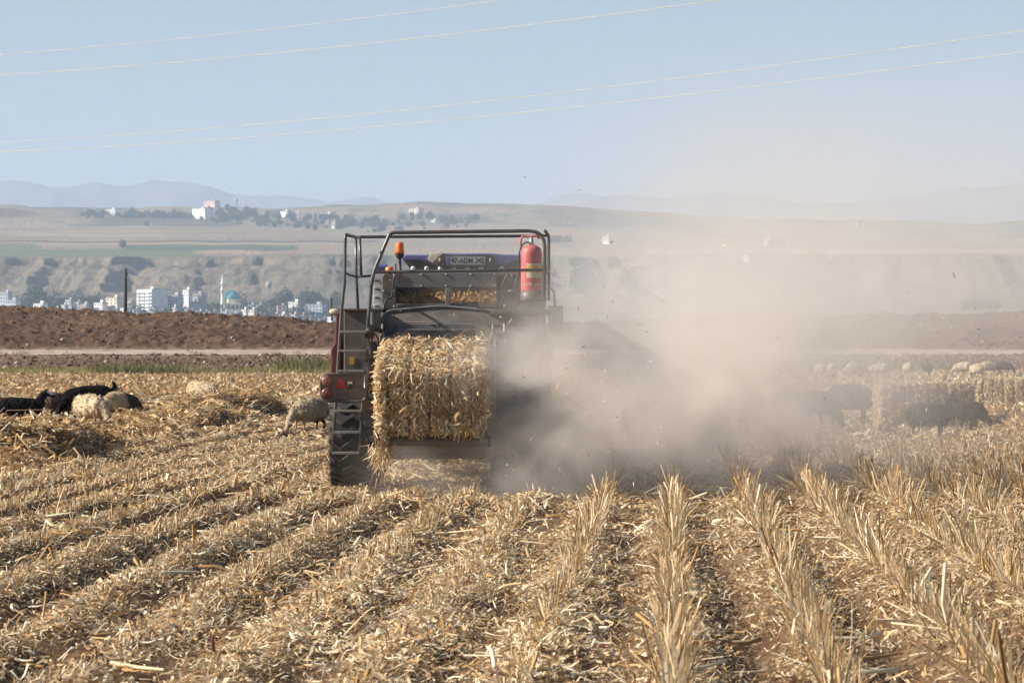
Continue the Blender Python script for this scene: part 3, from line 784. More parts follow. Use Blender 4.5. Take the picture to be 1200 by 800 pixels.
# ------------------------------------------------------------------ the baler
def baler():
    root = empty('baler', (BX, 38.9, 0))
    tag(root, 'large dark grey dusty square baler with railings and ladder, pressing straw in a dust cloud', 'baler')
    def B(name, mat, mb, parent=root, smooth=False, bevel=0.0, label=None):
        o = mb.build(name, M[mat], parent, smooth, bevel)
        if label: o['label'] = label
        return o
    def pan(mb, px0, py0, px1, py1, Y, d):
        a = at(px0, py1, Y); b = at(px1, py0, Y); return mb.box((a.x, Y, a.z), (b.x, Y+d, b.z))
    # body: long press chamber and covers in front
    m = MB()
    m.box((-1.50, 40.10, 0.95), (0.33, 44.6, 2.30))
    m.box((-1.38, 38.9, 0.62), (0.12, 45.0, 0.948))
    m.box((-1.18, 44.6, 0.70), (0.1, 46.0, 1.55))
    B('body', 'dark_metal', m, bevel=0.03)
    # rear wall pieces
    Y = 39.6
    m = MB(); pan(m, 464.3, 319.5, 582, 337, Y-0.03, 0.03); B('top_panel', 'grey_metal', m, bevel=0.006)
    m = MB(); pan(m, 447.6, 320, 464, 363, Y, 0.5); B('corner_panel', 'dark_metal', m, bevel=0.01)
    m = MB(); pan(m, 582.4, 319.5, 640, 372, Y, 0.5); B('side_panel', 'dark_metal', m, bevel=0.01)
    m = MB(); pan(m, 437.5, 322, 447, 363, Y+0.02, 0.02)
    for k in range(4):
        pan(m, 438.5, 325+k*10.5, 444, 327.2+k*10.5, Y+0.00, 0.015)
    s = B('edge_seal', 'white_panel', m, bevel=0.004, label='pale scalloped seal down the left rear edge')
    for k in range(4):
        m = MB(); pan(m, 439.5, 328.4+k*10.0, 444.6, 330.0+k*10.0, Y-0.004, 0.02); B('slot', 'black', m, s)
    m = MB(); pan(m, 464, 337, 582, 372, Y+0.34, 0.03); B('inner_wall', 'dark_metal', m)
    m = MB(); pan(m, 522, 337.5, 528.5, 359, Y-0.05, 0.05); B('post', 'grey_metal', m, bevel=0.006)
    m = MB(); pan(m, 464.2, 355.5, 582, 361, Y-0.015, 0.32); B('sill', 'dark_metal', m, bevel=0.006)
    # straw and chaff caught on the ledge behind the opening
    n = 2600
    a0 = at(466, 356, Y); a1 = at(580, 339, Y)
    P = np.stack([rng.uniform(a0.x, a1.x, n), rng.uniform(Y+.05, Y+.32, n), a0.z + (a1.z-a0.z)*np.clip(np.abs(rng.normal(0, .45, n)), 0, .95)], 1)
    P[:, 2] = np.minimum(P[:, 2], a0.z + (P[:, 1]-Y-.02)/.3*(a1.z-a0.z)*1.0)
    V, Fq, mm = strips(P, rng.normal(0, 1, (n, 3)), rng.lognormal(math.log(.05), .4, n), .008, .1, .5)
    o = np_mesh('caught_straw', V - np.array(root.location), Fq, M['bale_straw'], np.repeat(tones(n, [3, 6, 1, 7, 7, 5, 0, 4, 1]), mm, 0), parent=root)
    # hood over the bale chute, its outline rod and stop frame
    def hoodpt(px, py): return at(px, py, 39.25 - (py-358)/42*0.25)
    pts = [hoodpt(*p) for p in ((449, 402), (447.5, 374), (450.5, 367.5), (457, 363.5), (517, 358.3), (582, 364), (591, 374), (592, 402))]
    m = MB(); m.prism([p + Vector((0, 0.02, 0)) for p in pts], (0, 0.05, 0)); B('hood', 'dark_metal', m, bevel=0.008)
    m = MB(); m.tube(fillet([p for p in pts], 0.08), 0.013, 6); B('hood_rim', 'rung', m, smooth=True)
    yy = 38.93
    m = MB(); m.tube([at(449, 391, yy), at(464, 377.6, yy), at(555.5, 377.6, yy), at(555.5, 385, yy)], 0.009, 6); B('stop_frame', 'rung', m, smooth=True)
    m = MB(); pan(m, 466, 379.5, 554, 398, yy+0.03, 0.03); pl = B('stop_plate', 'grey_metal', m, bevel=0.004)
    for cx in (507.5, 516.0):       # two little arrows pointing left
        m = MB()
        p = lambda dx, dy: at(cx+dx, 381.2+dy, yy+0.026)
        m.prism([p(-2.6, 0), p(-0.4, -1.5), p(-0.4, 1.5)], (0, .003, 0)); m.prism([p(-0.4, -.45), p(2.6, -.45), p(2.6, .45), p(-.4, .45)], (0, .003, 0))
        B('arrow_mark', 'ink', m, pl)
    # scalloped chute door top
    yd = 38.55
    top = [at(478, 386.2, yd)]
    for k in range(5):
        x0 = 482+k*15
        top += [at(x0, 386.2, yd), at(x0+2, 387.4, yd), at(x0+7.5, 387.4, yd), at(x0+9.5, 386.2, yd)]
    top += [at(556, 386.2, yd), at(559, 398, yd), at(471, 398, yd)]
    m = MB(); m.prism(top, (0, .03, 0)); B('chamber_door', 'dark_metal', m, bevel=0.003)
    m = MB(); m.prism([at(472.5, 389, yd-.01), at(477, 386, yd-.01), at(477.5, 387.5, yd-.01), at(471, 397, yd-.01), at(468, 397, yd-.01)], (0, .03, 0)); m.tube([at(478, 386.3, yd-.01), at(556, 386.3, yd-.01)], 0.008, 6); B('door_edge', 'rung', m)
    # chamber side plates and links
    for nm, px, lx in (('left', 446.5, 448), ('right', 577, 577.5)):
        a = at(px, 400, 38.6)
        m = MB(); m.box((a.x-0.035, 38.25, 0.72), (a.x+0.035, 40.1, 1.66)); B('chamber_side', 'dark_metal', m, bevel=0.01)
        m = MB(); yl = 38.2
        m.tube(fillet([at(lx-2.6, 405, yl), at(lx-2.6, 395, yl), at(lx, 387, yl), at(lx+2.6, 395, yl), at(lx+2.6, 405, yl), at(lx-2.6, 405, yl)], .03), .008, 6)
        m.tube([at(lx, 387, yl), at(lx, 380, yl+.1)], .011, 6); B('chain_link', 'rung', m, smooth=True)
    m = MB(); m.tube([at(580.3, 398, 38.1), at(580.3, 477.5, 38.1), at(572, 477.5, 38.1)], .008, 6); B('chute_rod', 'rung', m, smooth=True)
    m = MB(); c = at(466.5, 321.5, 39.568); m.lathe([(.0125, -.002), (.0125, .007), (.006, .011), (.001, .011)], 8, Matrix.Translation(c) @ Matrix.Rotation(math.pi/2, 4, 'X'))
    b0 = B('bolt', 'rung', m)
    for (bx, by, bY) in ((494, 321.5, 39.568), (523, 321.5, 39.568), (552, 321.5, 39.568), (580, 321.5, 39.568), (466.5, 335, 39.568), (494, 335, 39.568), (523, 335, 39.568), (552, 335, 39.568), (580, 335, 39.568), (450, 322.5, 39.598), (462, 322.5, 39.598), (450, 341, 39.598), (462, 341, 39.598), (450, 359, 39.598), (462, 359, 39.598), (585, 322.5, 39.598), (585, 341, 39.598), (600, 322.5, 39.598), (600, 341, 39.598)):
        c2 = copy_tree(b0, root); c2.location = at(bx, by, bY) - c
    for pts in ([(449, 366), (452, 352), (459, 347), (461, 330), (464, 318)], [(586, 360), (590, 348), (589, 334), (596, 320)], [(603, 366), (606, 350), (603, 336), (609, 318)]):
        m = MB(); m.tube(smooth_path([at(a, b, 39.56) for a, b in pts]), .011, 6); B('hose', 'black', m, smooth=True)
    # chute and its rear roller
    T = Matrix.Translation(ctr) @ Euler((tilt, 0, 0)).to_matrix().to_4x4()
    m = MB(); m.box((-0.52, -0.86, -0.44), (0.52, 1.6, -0.39), T)
    for sx in (-1, 1): m.box((sx*0.585-.02, -0.70, -0.47), (sx*0.585+.02, 1.9, -0.385), T)
    B('bale_chute', 'dark_metal', m, bevel=0.006)
    c0 = T @ Vector((-0.585, -0.83, -0.425)); c1 = T @ Vector((0.60, -0.83, -0.425))
    m = MB(); m.tube([c0, c1], 0.047, 16); rl = B('chute_roller', 'grey_metal', m, smooth=False)
    m = MB(); m.tube([c0+Vector((-.05, 0, 0)), c0+Vector((.03, 0, 0))], .062, 10); B('bearing', 'black', m, rl)
    m = MB(); m.tube([c1, c1+Vector((.03, 0, 0))], .062, 10); B('bearing', 'black', m, rl)
    # wheels: tandem axles
    def wheel(cx, cyw):
        Rr, hw = 0.615, 0.265
        c = Vector((cx, cyw, Rr))
        mt = Matrix.Translation(c) @ Matrix.Rotation(math.pi/2, 4, 'Y')
        w = MB(); w.lathe([(0.05, -0.12), (0.16, -0.12), (0.18, -0.04), (0.27, -0.03), (0.30, -.2), (0.315, -.21), (0.315, .21), (0.30, .2), (.27, .06), (.16, .05), (.12, .12), (.05, .12)], 28, mt)
        wo = w.build('wheel', M['rim'], root, True)
        t = MB(); t.lathe([(0.315, -0.20), (0.40, -0.255), (0.50, -hw), (0.55, -0.255), (0.572, -0.215), (0.576, 0), (0.572, 0.215), (0.55, .255), (.50, hw), (.40, .255), (.315, .20)], 56, mt)
        NL = 26
        for k in range(NL):             # zigzag tread bars across the tyre
            a0 = 2*math.pi*k/NL
            zs = [-0.262, -0.13, 0.0, 0.13, 0.262]; da = [0.0, 0.135, -0.02, 0.135, 0.0]
            wd = 0.078
            for i in range(4):
                vs = []
                for (zz, aa) in ((zs[i], a0+da[i]), (zs[i+1], a0+da[i+1]), (zs[i+1], a0+da[i+1]+wd), (zs[i], a0+da[i]+wd)):
                    sh = abs(zz)/0.262
                    for rr in (0.55, Rr - 0.03*sh**3):
                        vs.append(mt @ Vector((rr*math.cos(aa), rr*math.sin(aa), zz)))
                t.add(vs, [(1, 3, 5, 7), (0, 1, 7, 6), (2, 4, 5, 3), (0, 2, 3, 1), (6, 7, 5, 4)])
            # shoulder lug running down the sidewall
            for sg in (-1, 1):
                vs = []
                for (rr, zz) in ((0.575, .262), (0.50, .278), (0.50, .262), (0.57, .24)):
                    for aa in (a0, a0+.075): vs.append(mt @ Vector((rr*math.cos(aa), rr*math.sin(aa), sg*zz)))
                t.add(vs, [(0, 1, 3, 2), (2, 3, 5, 4), (0, 2, 4, 6), (1, 7, 5, 3)])
        to = t.build('tyre', M['tyre'], wo, False)
        return wo
    wl = wheel(-1.745, 38.98)
    for x, yv in ((0.04, 38.98), (-1.745, 40.35), (0.04, 40.35)):
        c = copy_tree(wl, root); c.location = (x+1.745, yv-38.98, 0)
    for yv in (38.98, 40.35):
        m = MB(); m.tube([Vector((-1.72, yv, .615)), Vector((0.02, yv, .615))], .07, 10); B('axle', 'dark_metal', m)
    # platform, ladder and rails on the left
    m = MB(); pan(m, 401, 361.2, 446, 364, 38.55, 1.4); B('platform', 'dark_metal', m, bevel=0.006)
    m = MB(); pan(m, 403, 364.4, 433, 440, 38.62, 0.06); bp = B('ladder_backing', 'dark_metal', m, bevel=0.01)
    m = MB(); pan(m, 409.5, 418, 415.2, 427, 38.612, 0.004); B('sticker', 'yellow', m, bp)
    yl = 38.0
    m = MB()
    r1 = 0.014
    m.tube(fillet([at(417, 277.5, 38.5), at(404.8, 274.5, yl), at(403.8, 330, yl), at(400, 367, yl), at(395.5, 436, yl), at(393.3, 472, yl), at(389.6, 531, yl)], .05), r1*1.25, 8)
    m.tube([at(425.6, 440, yl+.02), at(424.9, 472, yl), at(421.3, 531, yl)], r1*1.1, 8)
    la = B('ladder', 'rail', m, smooth=True)
    for (y, xa, xb) in ((388.5, 398.5, 430), (410.8, 397, 429), (434.5, 395.8, 427.5), (481.3, 392.8, 424.2), (506.3, 391.2, 422.6), (530.5, 389.6, 421.3)):
        m = MB(); m.box((at(xa, y, yl).x, yl-.03, at(xa, y, yl).z-.014), (at(xb, y, yl).x, yl+.12, at(xb, y, yl).z+.012)); B('rung', 'rung', m, la, bevel=.004)
    # side rails
    y1, y2 = 38.5, 39.4
    def rail(nm, pts, r=0.017, rad=.07):
        m = MB(); m.tube(fillet(pts, rad), r, 8); return B(nm, 'rail', m, smooth=True)
    rail('handrail', [at(404.5, 320, yl+.05), at(411, 322.5, 38.3), at(417, 324, y1), at(423, 324, y2), at(437, 323, y2)], .015)
    rail('handrail', [at(417, 277, y1), at(417.3, 318, y1), at(419.5, 362, y1)], .016)
    rail('handrail', [at(421.5, 278, y2), at(423.2, 323, y2)], .016)
    rail('handrail', [at(404.8, 274.8, yl), at(417, 278, y1), at(421.5, 277.6, y2), at(615, 276.6, y2)], .017)
    rail('roof_bar', [at(430.5, 392, 38.35), at(433.5, 350, 38.4), at(436.5, 322, 38.4), at(456.5, 274.2, 38.4), at(461, 272.5, 38.4), at(638.5, 270.3, 38.4), at(638, 353, 38.4)], .021, .18)
    rail('rear_rail', [at(436.8, 322, 38.4), at(440, 318.8, 38.4), at(537, 317.4, 38.4), at(637.5, 316.4, 38.4)], .017, .1)
    rail('handrail', [at(638.5, 270.3, 38.4), at(643, 276, 39.3), at(643, 352, 39.3)], .018)
    rail('handrail', [at(615, 276.6, y2), at(643, 276, 39.3)], .016)
    rail('handrail', [at(638, 316, 38.4), at(643.2, 318, 39.3)], .014)
    m = MB(); pan(m, 634, 310, 641, 322, 38.44, .05); B('rail_clamp', 'dark_metal', m, bevel=.006)
    m = MB(); pan(m, 575, 362.5, 646, 368, 38.5, 1.4); B('platform', 'dark_metal', m, bevel=0.006)
    # maroon side shields
    sh = [at(400.5, 364, 38.75), at(400.5, 438, 38.75), at(387.3, 440, 38.75), at(387.3, 409, 38.75), at(392, 401, 38.75), at(393.3, 363, 38.75)]
    for mir in (0, 1):
        q = [Vector((2*(-0.79)-p.x, p.y, p.z)) if mir else p for p in sh]
        m = MB(); m.prism(q, (0, 5.2, 0)); B('side_shield', 'maroon', m, bevel=.02)
    # hydraulic chute cylinder on the left
    yc = 38.05
    m = MB(); m.tube([at(433, 384, yc), at(433, 396, yc)], .055, 10); m.tube(fillet([at(432, 384, yc), at(440, 383.5, yc), at(447, 388, 38.3)], .05), .03, 8); hp = B('cylinder_mount', 'black', m, smooth=True)
    m = MB(); m.tube([at(432, 392, yc), at(431, 425, yc)], .018, 10); m.tube([at(430.7, 424, yc), at(429, 458, yc)], .032, 12)
    m.tube([at(436, 400, yc+.03), at(434.5, 455, yc+.03)], .020, 8); B('hydraulic_cylinder', 'grey_metal', m, smooth=True)
    m = MB(); pan(m, 427.5, 416, 440.5, 420, yc-.04, .1); pan(m, 428, 440, 441, 443, yc-.03, .1); pan(m, 437, 400, 441.5, 470, yc+.05, .08); B('bracket', 'dark_metal', m, bevel=.008)
    for pts in ([(437, 389), (443, 398), (441, 420), (444, 445)], [(435, 395), (439, 410), (437, 432), (441, 462)], [(428, 455), (432, 466), (440, 470), (444, 480)]):
        m = MB(); m.tube(smooth_path([at(a, b, yc-.02) for a, b in pts]), .009, 6); B('hose', 'black', m, smooth=True)
    m = MB(); pan(m, 424, 470, 441, 482, 38.0, .25); pan(m, 428, 482, 440, 500, 38.1, .2); B('bracket', 'dark_metal', m, bevel=.01)
    # light boards
    def lights(mir):
        yb = 37.85
        def q(px, py, d=0.0):
            p = at(px, py, yb+d)
            return Vector((2*(-0.79)-p.x, p.y, p.z)) if mir else p
        out = [(428, 438.5), (384, 438.5), (377, 442), (375.5, 448), (376.5, 463), (380, 468.5), (386, 470), (428, 470)]
        m = MB(); m.prism([q(a, b, .0) for a, b in out], (0, .03, 0)); bo = B('light_board', 'dark_metal', m, bevel=.006)
        m = MB(); m.tube(fillet([q(*p) for p in out+[out[0]]], .05), .016, 8); B('frame', 'rail', m, bo, smooth=True)
        for cyp, mt, lb in ((446.3, 'amber_dull', 'faded amber lamp'), (460.4, 'red_lamp', 'dark red lamp')):
            c = q(383.2, cyp, -.012)
            mm = Matrix.Translation(c) @ Matrix.Rotation(math.pi/2, 4, 'X')
            m = MB(); m.lathe([(0.0601, -.012), (.060, .01), (.045, .024), (.001, .028)], 20, mm); o = B('tail_lamp', mt, m, bo, smooth=True); o['label'] = lb
        m = MB(); m.prism([q(392, 455, -.006), q(399.2, 442, -.006), q(406.4, 455, -.006)], (0, .005, 0)); B('reflector', 'triangle', m, bo)
        m = MB(); m.prism([q(400, 456.6, -.004), q(407, 456.6, -.004), q(407, 457.2, -.004), q(400, 457.2, -.004)], (0, .003, 0)); B('strip', 'silver', m, bo)
        a = q(407, 446.2, -.05); b = q(413.5, 454.5, -.05)
        m = MB(); m.box((min(a.x, b.x), a.y, b.z), (max(a.x, b.x), a.y+.048, a.z)); lm = B('number_lamp', 'black', m, bo, bevel=.008)
        m = MB(); m.box((min(a.x, b.x)+.006, a.y-.004, b.z+.045), (max(a.x, b.x)-.006, a.y-.002, a.z-.006)); o = B('lamp_lens', 'cream_label', m, bo)
        m = MB(); m.tube([q(426, 452, .06), (q(426, 452, .06)+Vector(((.25 if not mir else -.25), .4, .02)))], .03, 8); B('arm', 'dark_metal', m, bo)
    lights(0)
    # side marker lamp on its stalk, work beacons
    m = MB(); c = at(392.3, 365.2, 38.45); mm = Matrix.Translation(c) @ Matrix.Rotation(math.pi/2, 4, 'X') @ Matrix.Diagonal((1.15, .68, 1, 1))
    m.lathe([(.055, -.02), (.055, .01), (.045, .025), (.001, .03)], 20, mm); ml = B('marker_lamp', 'cream_label', m, smooth=True)
    m = MB(); m.lathe([(.061, -.04), (.061, .004), (.05, .004)], 20, mm); m.tube([at(388.3, 349, 38.47), at(389, 376, 38.47)], .011, 6); m.tube([at(394, 366, 38.47), at(401, 363, 38.6)], .02, 6); B('bracket', 'black', m, ml)
    def beacon(px, pyb, pyt, w, Yb, pole):
        c = at(px, pyb, Yb); h = (pyb-pyt)/F*Yb; r = w/2/F*Yb
        mm = Matrix.Translation(c)
        m = MB(); m.lathe([(r, 0), (r*1.02, h*.15), (r*.9, h*.8), (r*.75, h*.95), (r*.3, h)], 18, mm); bo = B('beacon', 'amber', m, smooth=True)
        m = MB(); m.lathe([(r*.5, -h*.5), (r*.95, -h*.22), (r*1.05, -.002)], 18, mm); m.tube([c+Vector((0.0, 0, -h*.3)), c+Vector((.012, 0, -pole))], .013, 8); B('base', 'black', m, bo)
    beacon(468.4, 296.8, 283.5, 10.6, 38.7, .24)
    beacon(456.4, 317.5, 312.5, 10, 38.9, .05)
    # catwalk details
    m = MB(); pan(m, 440, 309.5, 455, 316.5, 39.8, .3); B('tank_cap', 'blue', m, bevel=.03, label='small blue cover by the left rail')
    m = MB(); pan(m, 463, 309, 464.5, 319.5, 39.0, .02); B('post', 'rail', m)
    # under-frame, drawbar to the tractor
    m = MB(); m.tube([Vector((BX, 45.6, .95)), Vector((-.66, 47.3, .62))], .09, 8); B('drawbar', 'dark_metal', m)
    m = MB(); m.box((-1.3, 42.0, .30), (.05, 44.2, .62)); B('underframe', 'dark_metal', m)
    m = MB(); m.tube([Vector((-1.62, 43.4, .36)), Vector((.05, 43.4, .36))], .18, 14); B('pickup_reel', 'dark_metal', m)
    # loose straw hanging off the chute on the left
    n = 420
    a = at(447, 524, 36.6)
    P = np.stack([a.x + rng.normal(0, .045, n), 36.55 + rng.uniform(-.1, .35, n), a.z + .12 - np.abs(rng.normal(0, .13, n))], 1)
    D = np.concatenate([rng.normal(0, .5, (n, 2)), -np.ones((n, 1))], 1)
    V, Fq, mm2 = strips(P, D, rng.lognormal(math.log(.12), .4, n), .011, rng.normal(0, .3, n), .4, True)
    np_mesh('hanging_straw', V - np.array(root.location), Fq, M['bale_straw'], np.repeat(tones(n, [9, 8, 6, 4, 3, 1, 5, 2, .3]), mm2, 0), parent=root)
    return root
baler_obj = baler()

def extinguisher():
    Y = 38.72
    base = at(622.8, 351, Y); s = Y/F
    root = empty('fire_extinguisher', base)
    tag(root, 'faded red fire extinguisher hung on the right corner of the baler railing', 'fire extinguisher')
    r = 12.3*s; H = (351-288)*s
    mm = Matrix.Translation(base)
    m = MB(); m.lathe([(r*.92, 0), (r, .03), (r, H*.87), (r*.9, H*.95), (r*.55, H*1.0), (r*.3, H*1.015)], 28, mm); cyl = m.build('cylinder', M['ext_red'], root, True)
    m = MB(); m.lathe([(r*.93, -.02), (r*1.03, -.005), (r*1.03, .1), (r*.99, .1)], 28, mm); m.build('foot_ring', M['dark_metal'], cyl, True)
    m = MB()
    ring = []
    for k in range(13):
        a = R(-118+k*(108/12)); ring.append((a))
    for i in range(12):
        for (z0, z1) in ((H*.36, H*.66),):
            pass
    vs = []; fs = []
    for k, a in enumerate(ring):
        for z in (H*.40, H*.665): vs.append(base+Vector((math.cos(a)*(r+.002), math.sin(a)*(r+.002), z)))
    fs = [(2*k, 2*k+2, 2*k+3, 2*k+1) for k in range(12)]
    m.add(vs[:], fs); lab = m.build('label', M['cream_label'], cyl, True)
    m = MB(); vs = []
    for k, a in enumerate(ring):
        for z in (H*.50, H*.64): vs.append(base+Vector((math.cos(a)*(r+.004), math.sin(a)*(r+.004), z)))
    m.add(vs, fs); m.build('label_band', M['yellow'], cyl, True)
    m = MB(); m.lathe([(r*.28, H*1.0), (r*.25, H*1.06), (r*.18, H*1.08), (r*.18, H*1.16)], 12, mm); m.build('valve', M['silver'], root, True)
    top = base+Vector((0, 0, H*1.13))
    m = MB(); m.tube(fillet([top+Vector((.09, 0, .0)), top+Vector((.05, 0, .035)), top+Vector((-.04, 0, .02)), top+Vector((-.10, 0, .03)), top+Vector((-.115, 0, 0.0)), top+Vector((-.12, 0, -.11))], .03), .011, 8); m.build('handle', M['ext_red'], root, True)
    m = MB(); m.tube(smooth_path([top+Vector((-.01, -.02, -.04)), top+Vector((-.08, -.03, -.05)), top+Vector((-.13, -.03, -.14)), top+Vector((-.14, -.02, -.3)), top+Vector((-.145, -.01, -.42))]), .008, 8); m.build('hose', M['black'], root, True)
    m = MB(); m.lathe([(r*1.02, H*.27), (r*1.02, H*.285)], 24, mm, False); m.tube([base+Vector((-.02, -r-.006, H*.3)), base+Vector((.05, -r-.006, H*.21))], .004, 5); m.build('strap', M['silver'], root, True)
extinguisher()

# ------------------------------------------------------------------ the tractor in front of it
def tractor():
    TX = -0.63
    root = empty('tractor', (TX, 49.0, 0))
    tag(root, 'blue tractor pulling the baler, only its cab roof showing above', 'tractor')
    def B(name, mat, mb, parent=root, smooth=False, bevel=0.0): return mb.build(name, M[mat], parent, smooth, bevel)
    Y = 47.75; s = Y/F
    def W(px, py, d=0): return at(px, py, Y+d)
    def zz(py): return CAMH+(HZ-py)*s
    m = MB(); m.box((TX-.62, 47.95, .95), (TX+.62, 49.6, zz(318.5))); B('cab', 'cab_glass', m, bevel=.04)
    # roof: thin dark tray under two blue lobes
    prof = lambda py: zz(py)
    pts = [W(471, 300.5), W(476, 298.3), W(501, 298.3), W(508, 297.2), W(519, 296.6), W(575, 296.6), W(588, 298.0), W(618, 298.6), W(622, 301), W(622, 306), W(614, 307), W(606, 306), W(592, 310), W(581, 311.5), W(512, 311.5), W(501, 307), W(492, 305), W(477, 305.5), W(471, 304)]
    m = MB(); m.prism([p + Vector((0, .02, 0)) for p in pts], (0, 2.0, 0)); rf = B('roof', 'blue', m, bevel=.025)
    m = MB(); m.prism([W(505, 297.0, -.02), W(516, 296.0, -.02), W(520, 296.2, -.02), W(512, 303, -.02), W(507.5, 308.5, -.02), W(501, 304, -.02)], (0, .05, 0)); rd = B('roof_trim', 'cream_label', m, rf, bevel=.006)
    dk = [W(472.5, 304.5), W(480, 305.6), W(491, 305.4), W(500, 307.5), W(511, 312), W(581, 312), W(592, 310.5), W(606, 306.3), W(622, 306.5), W(620, 319), W(484, 319), W(478, 312)]
    m = MB(); m.prism([p + Vector((0, .05, 0)) for p in dk], (0, .3, 0)); B('rear_visor', 'black', m, bevel=.006)
    m = MB(); m.prism([W(517, 298.4, -.06), W(573, 298.4, -.06), W(579, 301, -.06), W(580, 308, -.06), W(573, 312.5, -.06), W(518, 312.5, -.06), W(511, 308, -.06), W(512.5, 301, -.06)], (0, .14, 0)); ph = B('plate_holder', 'black', m, bevel=.01)
    for px in (515.8, 575.0):
        c = W(px, 305, -.07); m = MB(); m.lathe([(.028, -.004), (.028, .008), (.001, .014)], 12, Matrix.Translation(c) @ Matrix.Rotation(math.pi/2, 4, 'X') @ Matrix.Diagonal((.75, 1.3, 1, 1))); B('marker_lamp', 'grey_metal', m, ph, True)
    # licence plate
    a = W(523.3, 310.1, -.072); b = W(568.6, 301.0, -.072)
    m = MB(); m.box((a.x, a.y, a.z), (b.x, a.y+.008, b.z)); lp = B('license_plate', 'plate', m, bevel=.002)
    m = MB(); m.box((a.x+.003, a.y-.0022, a.z+.003), (a.x+.05, a.y-.0005, b.z-.003)); B('blue_band', 'plate_blue', m, lp)
    cu = bpy.data.curves.new('plate_text', 'FONT'); cu.body = '47-ADM 242'; cu.size = .105; cu.extrude = .0006; cu.align_x = 'CENTER'; cu.align_y = 'CENTER'; cu.offset = .0028
    tmp = bpy.data.objects.new('plate_text', cu); COL.objects.link(tmp)
    bpy.context.view_layer.update()
    dg = bpy.context.evaluated_depsgraph_get()
    me = bpy.data.meshes.new_from_object(tmp.evaluated_get(dg)); bpy.data.objects.remove(tmp)
    w = max(v.co.x for v in me.vertices)-min(v.co.x for v in me.vertices); h = max(v.co.y for v in me.vertices)-min(v.co.y for v in me.vertices)
    kx = (b.x-a.x-.075)/w; kz = .080/h
    c = Vector(((a.x+b.x)/2+.024, a.y-.0022, (a.z+b.z)/2))-root.location
    for v in me.vertices: v.co = Vector((v.co.x*kx, -v.co.z, v.co.y*kz)) + c
    me.materials.clear(); me.materials.append(M['ink'])
    lo = bpy.data.objects.new('plate_lettering', me); COL.objects.link(lo); lo.parent = lp
    for px in (484, 500, 516, 532, 548, 564, 588):
        c = W(px, 314.6, .02)
        mm = Matrix.Translation(c) @ Matrix.Rotation(math.pi/2, 4, 'X')
        m = MB(); m.lathe([(.030, -.02), (.032, .004), (.022, .016), (.001, .02)], 14, mm); wl = B('work_lamp', 'lamp_glass', m, smooth=True)
        m = MB(); m.lathe([(.012, .0195), (.010, .024), (.001, .025)], 10, mm); B('bulb', 'amber_dull', m, wl)
    # rest of it: bonnet, fenders, wheels, mirrors
    m = MB(); m.box((TX-.36, 49.6, 1.0), (TX+.36, 51.6, 1.72)); m.box((TX-.3, 47.6, .55), (TX+.3, 51.4, 1.0)); B('bonnet', 'blue', m, bevel=.08)
    for sx in (-1, 1):
        m = MB(); m.tube(fillet([Vector((TX+sx*.66, 49.4, 2.35)), Vector((TX+sx*1.22, 49.3, 2.4)), Vector((TX+sx*1.24, 49.3, 2.0))], .08), .018, 8); ar = B('mirror_arm', 'black', m, smooth=True)
        m = MB(); m.box((TX+sx*1.24-.11, 49.24, 1.78), (TX+sx*1.24+.11, 49.32, 2.15)); B('mirror', 'black', m, ar, bevel=.02)
        m = MB(); m.box((TX+sx*.64, 47.85, 1.45), (TX+sx*1.2, 49.5, 1.56)); B('fender', 'black', m, bevel=.03)
        for (yv, rr, hw) in ((48.7, .86, .28), (51.3, .62, .22)):
            cx = TX+sx*.9; mt = Matrix.Translation((cx, yv, rr)) @ Matrix.Rotation(math.pi/2, 4, 'Y')
            m = MB(); m.lathe([(.05, -.1), (rr*.5, -.08), (rr*.56, -hw*.8), (rr*.56, hw*.8), (rr*.5, .08), (.05, .1)], 24, mt); wo = B('wheel', 'rim', m, smooth=True)
            m = MB(); m.lathe([(rr*.56, -hw*.8), (rr*.8, -hw), (rr*.95, -hw*.9), (rr*.96, hw*.9), (rr*.8, hw), (rr*.56, hw*.8)], 40, mt)
            for k in range(36):
                a0 = 2*math.pi*k/36; sg = 1 if k % 2 else -1
                vs = []
                for (z0, aa) in ((sg*hw, a0), (0, a0+.16), (0, a0+.22), (sg*hw, a0+.07)):
                    for r_ in (rr*.94, rr): vs.append(mt @ Vector((r_*math.cos(aa), r_*math.sin(aa), z0)))
                m.add(vs, [(1, 3, 5, 7), (0, 1, 7, 6), (2, 4, 5, 3), (0, 2, 3, 1), (4, 6, 7, 5)])
            B('tyre', 'tyre', m, wo)
tractor()

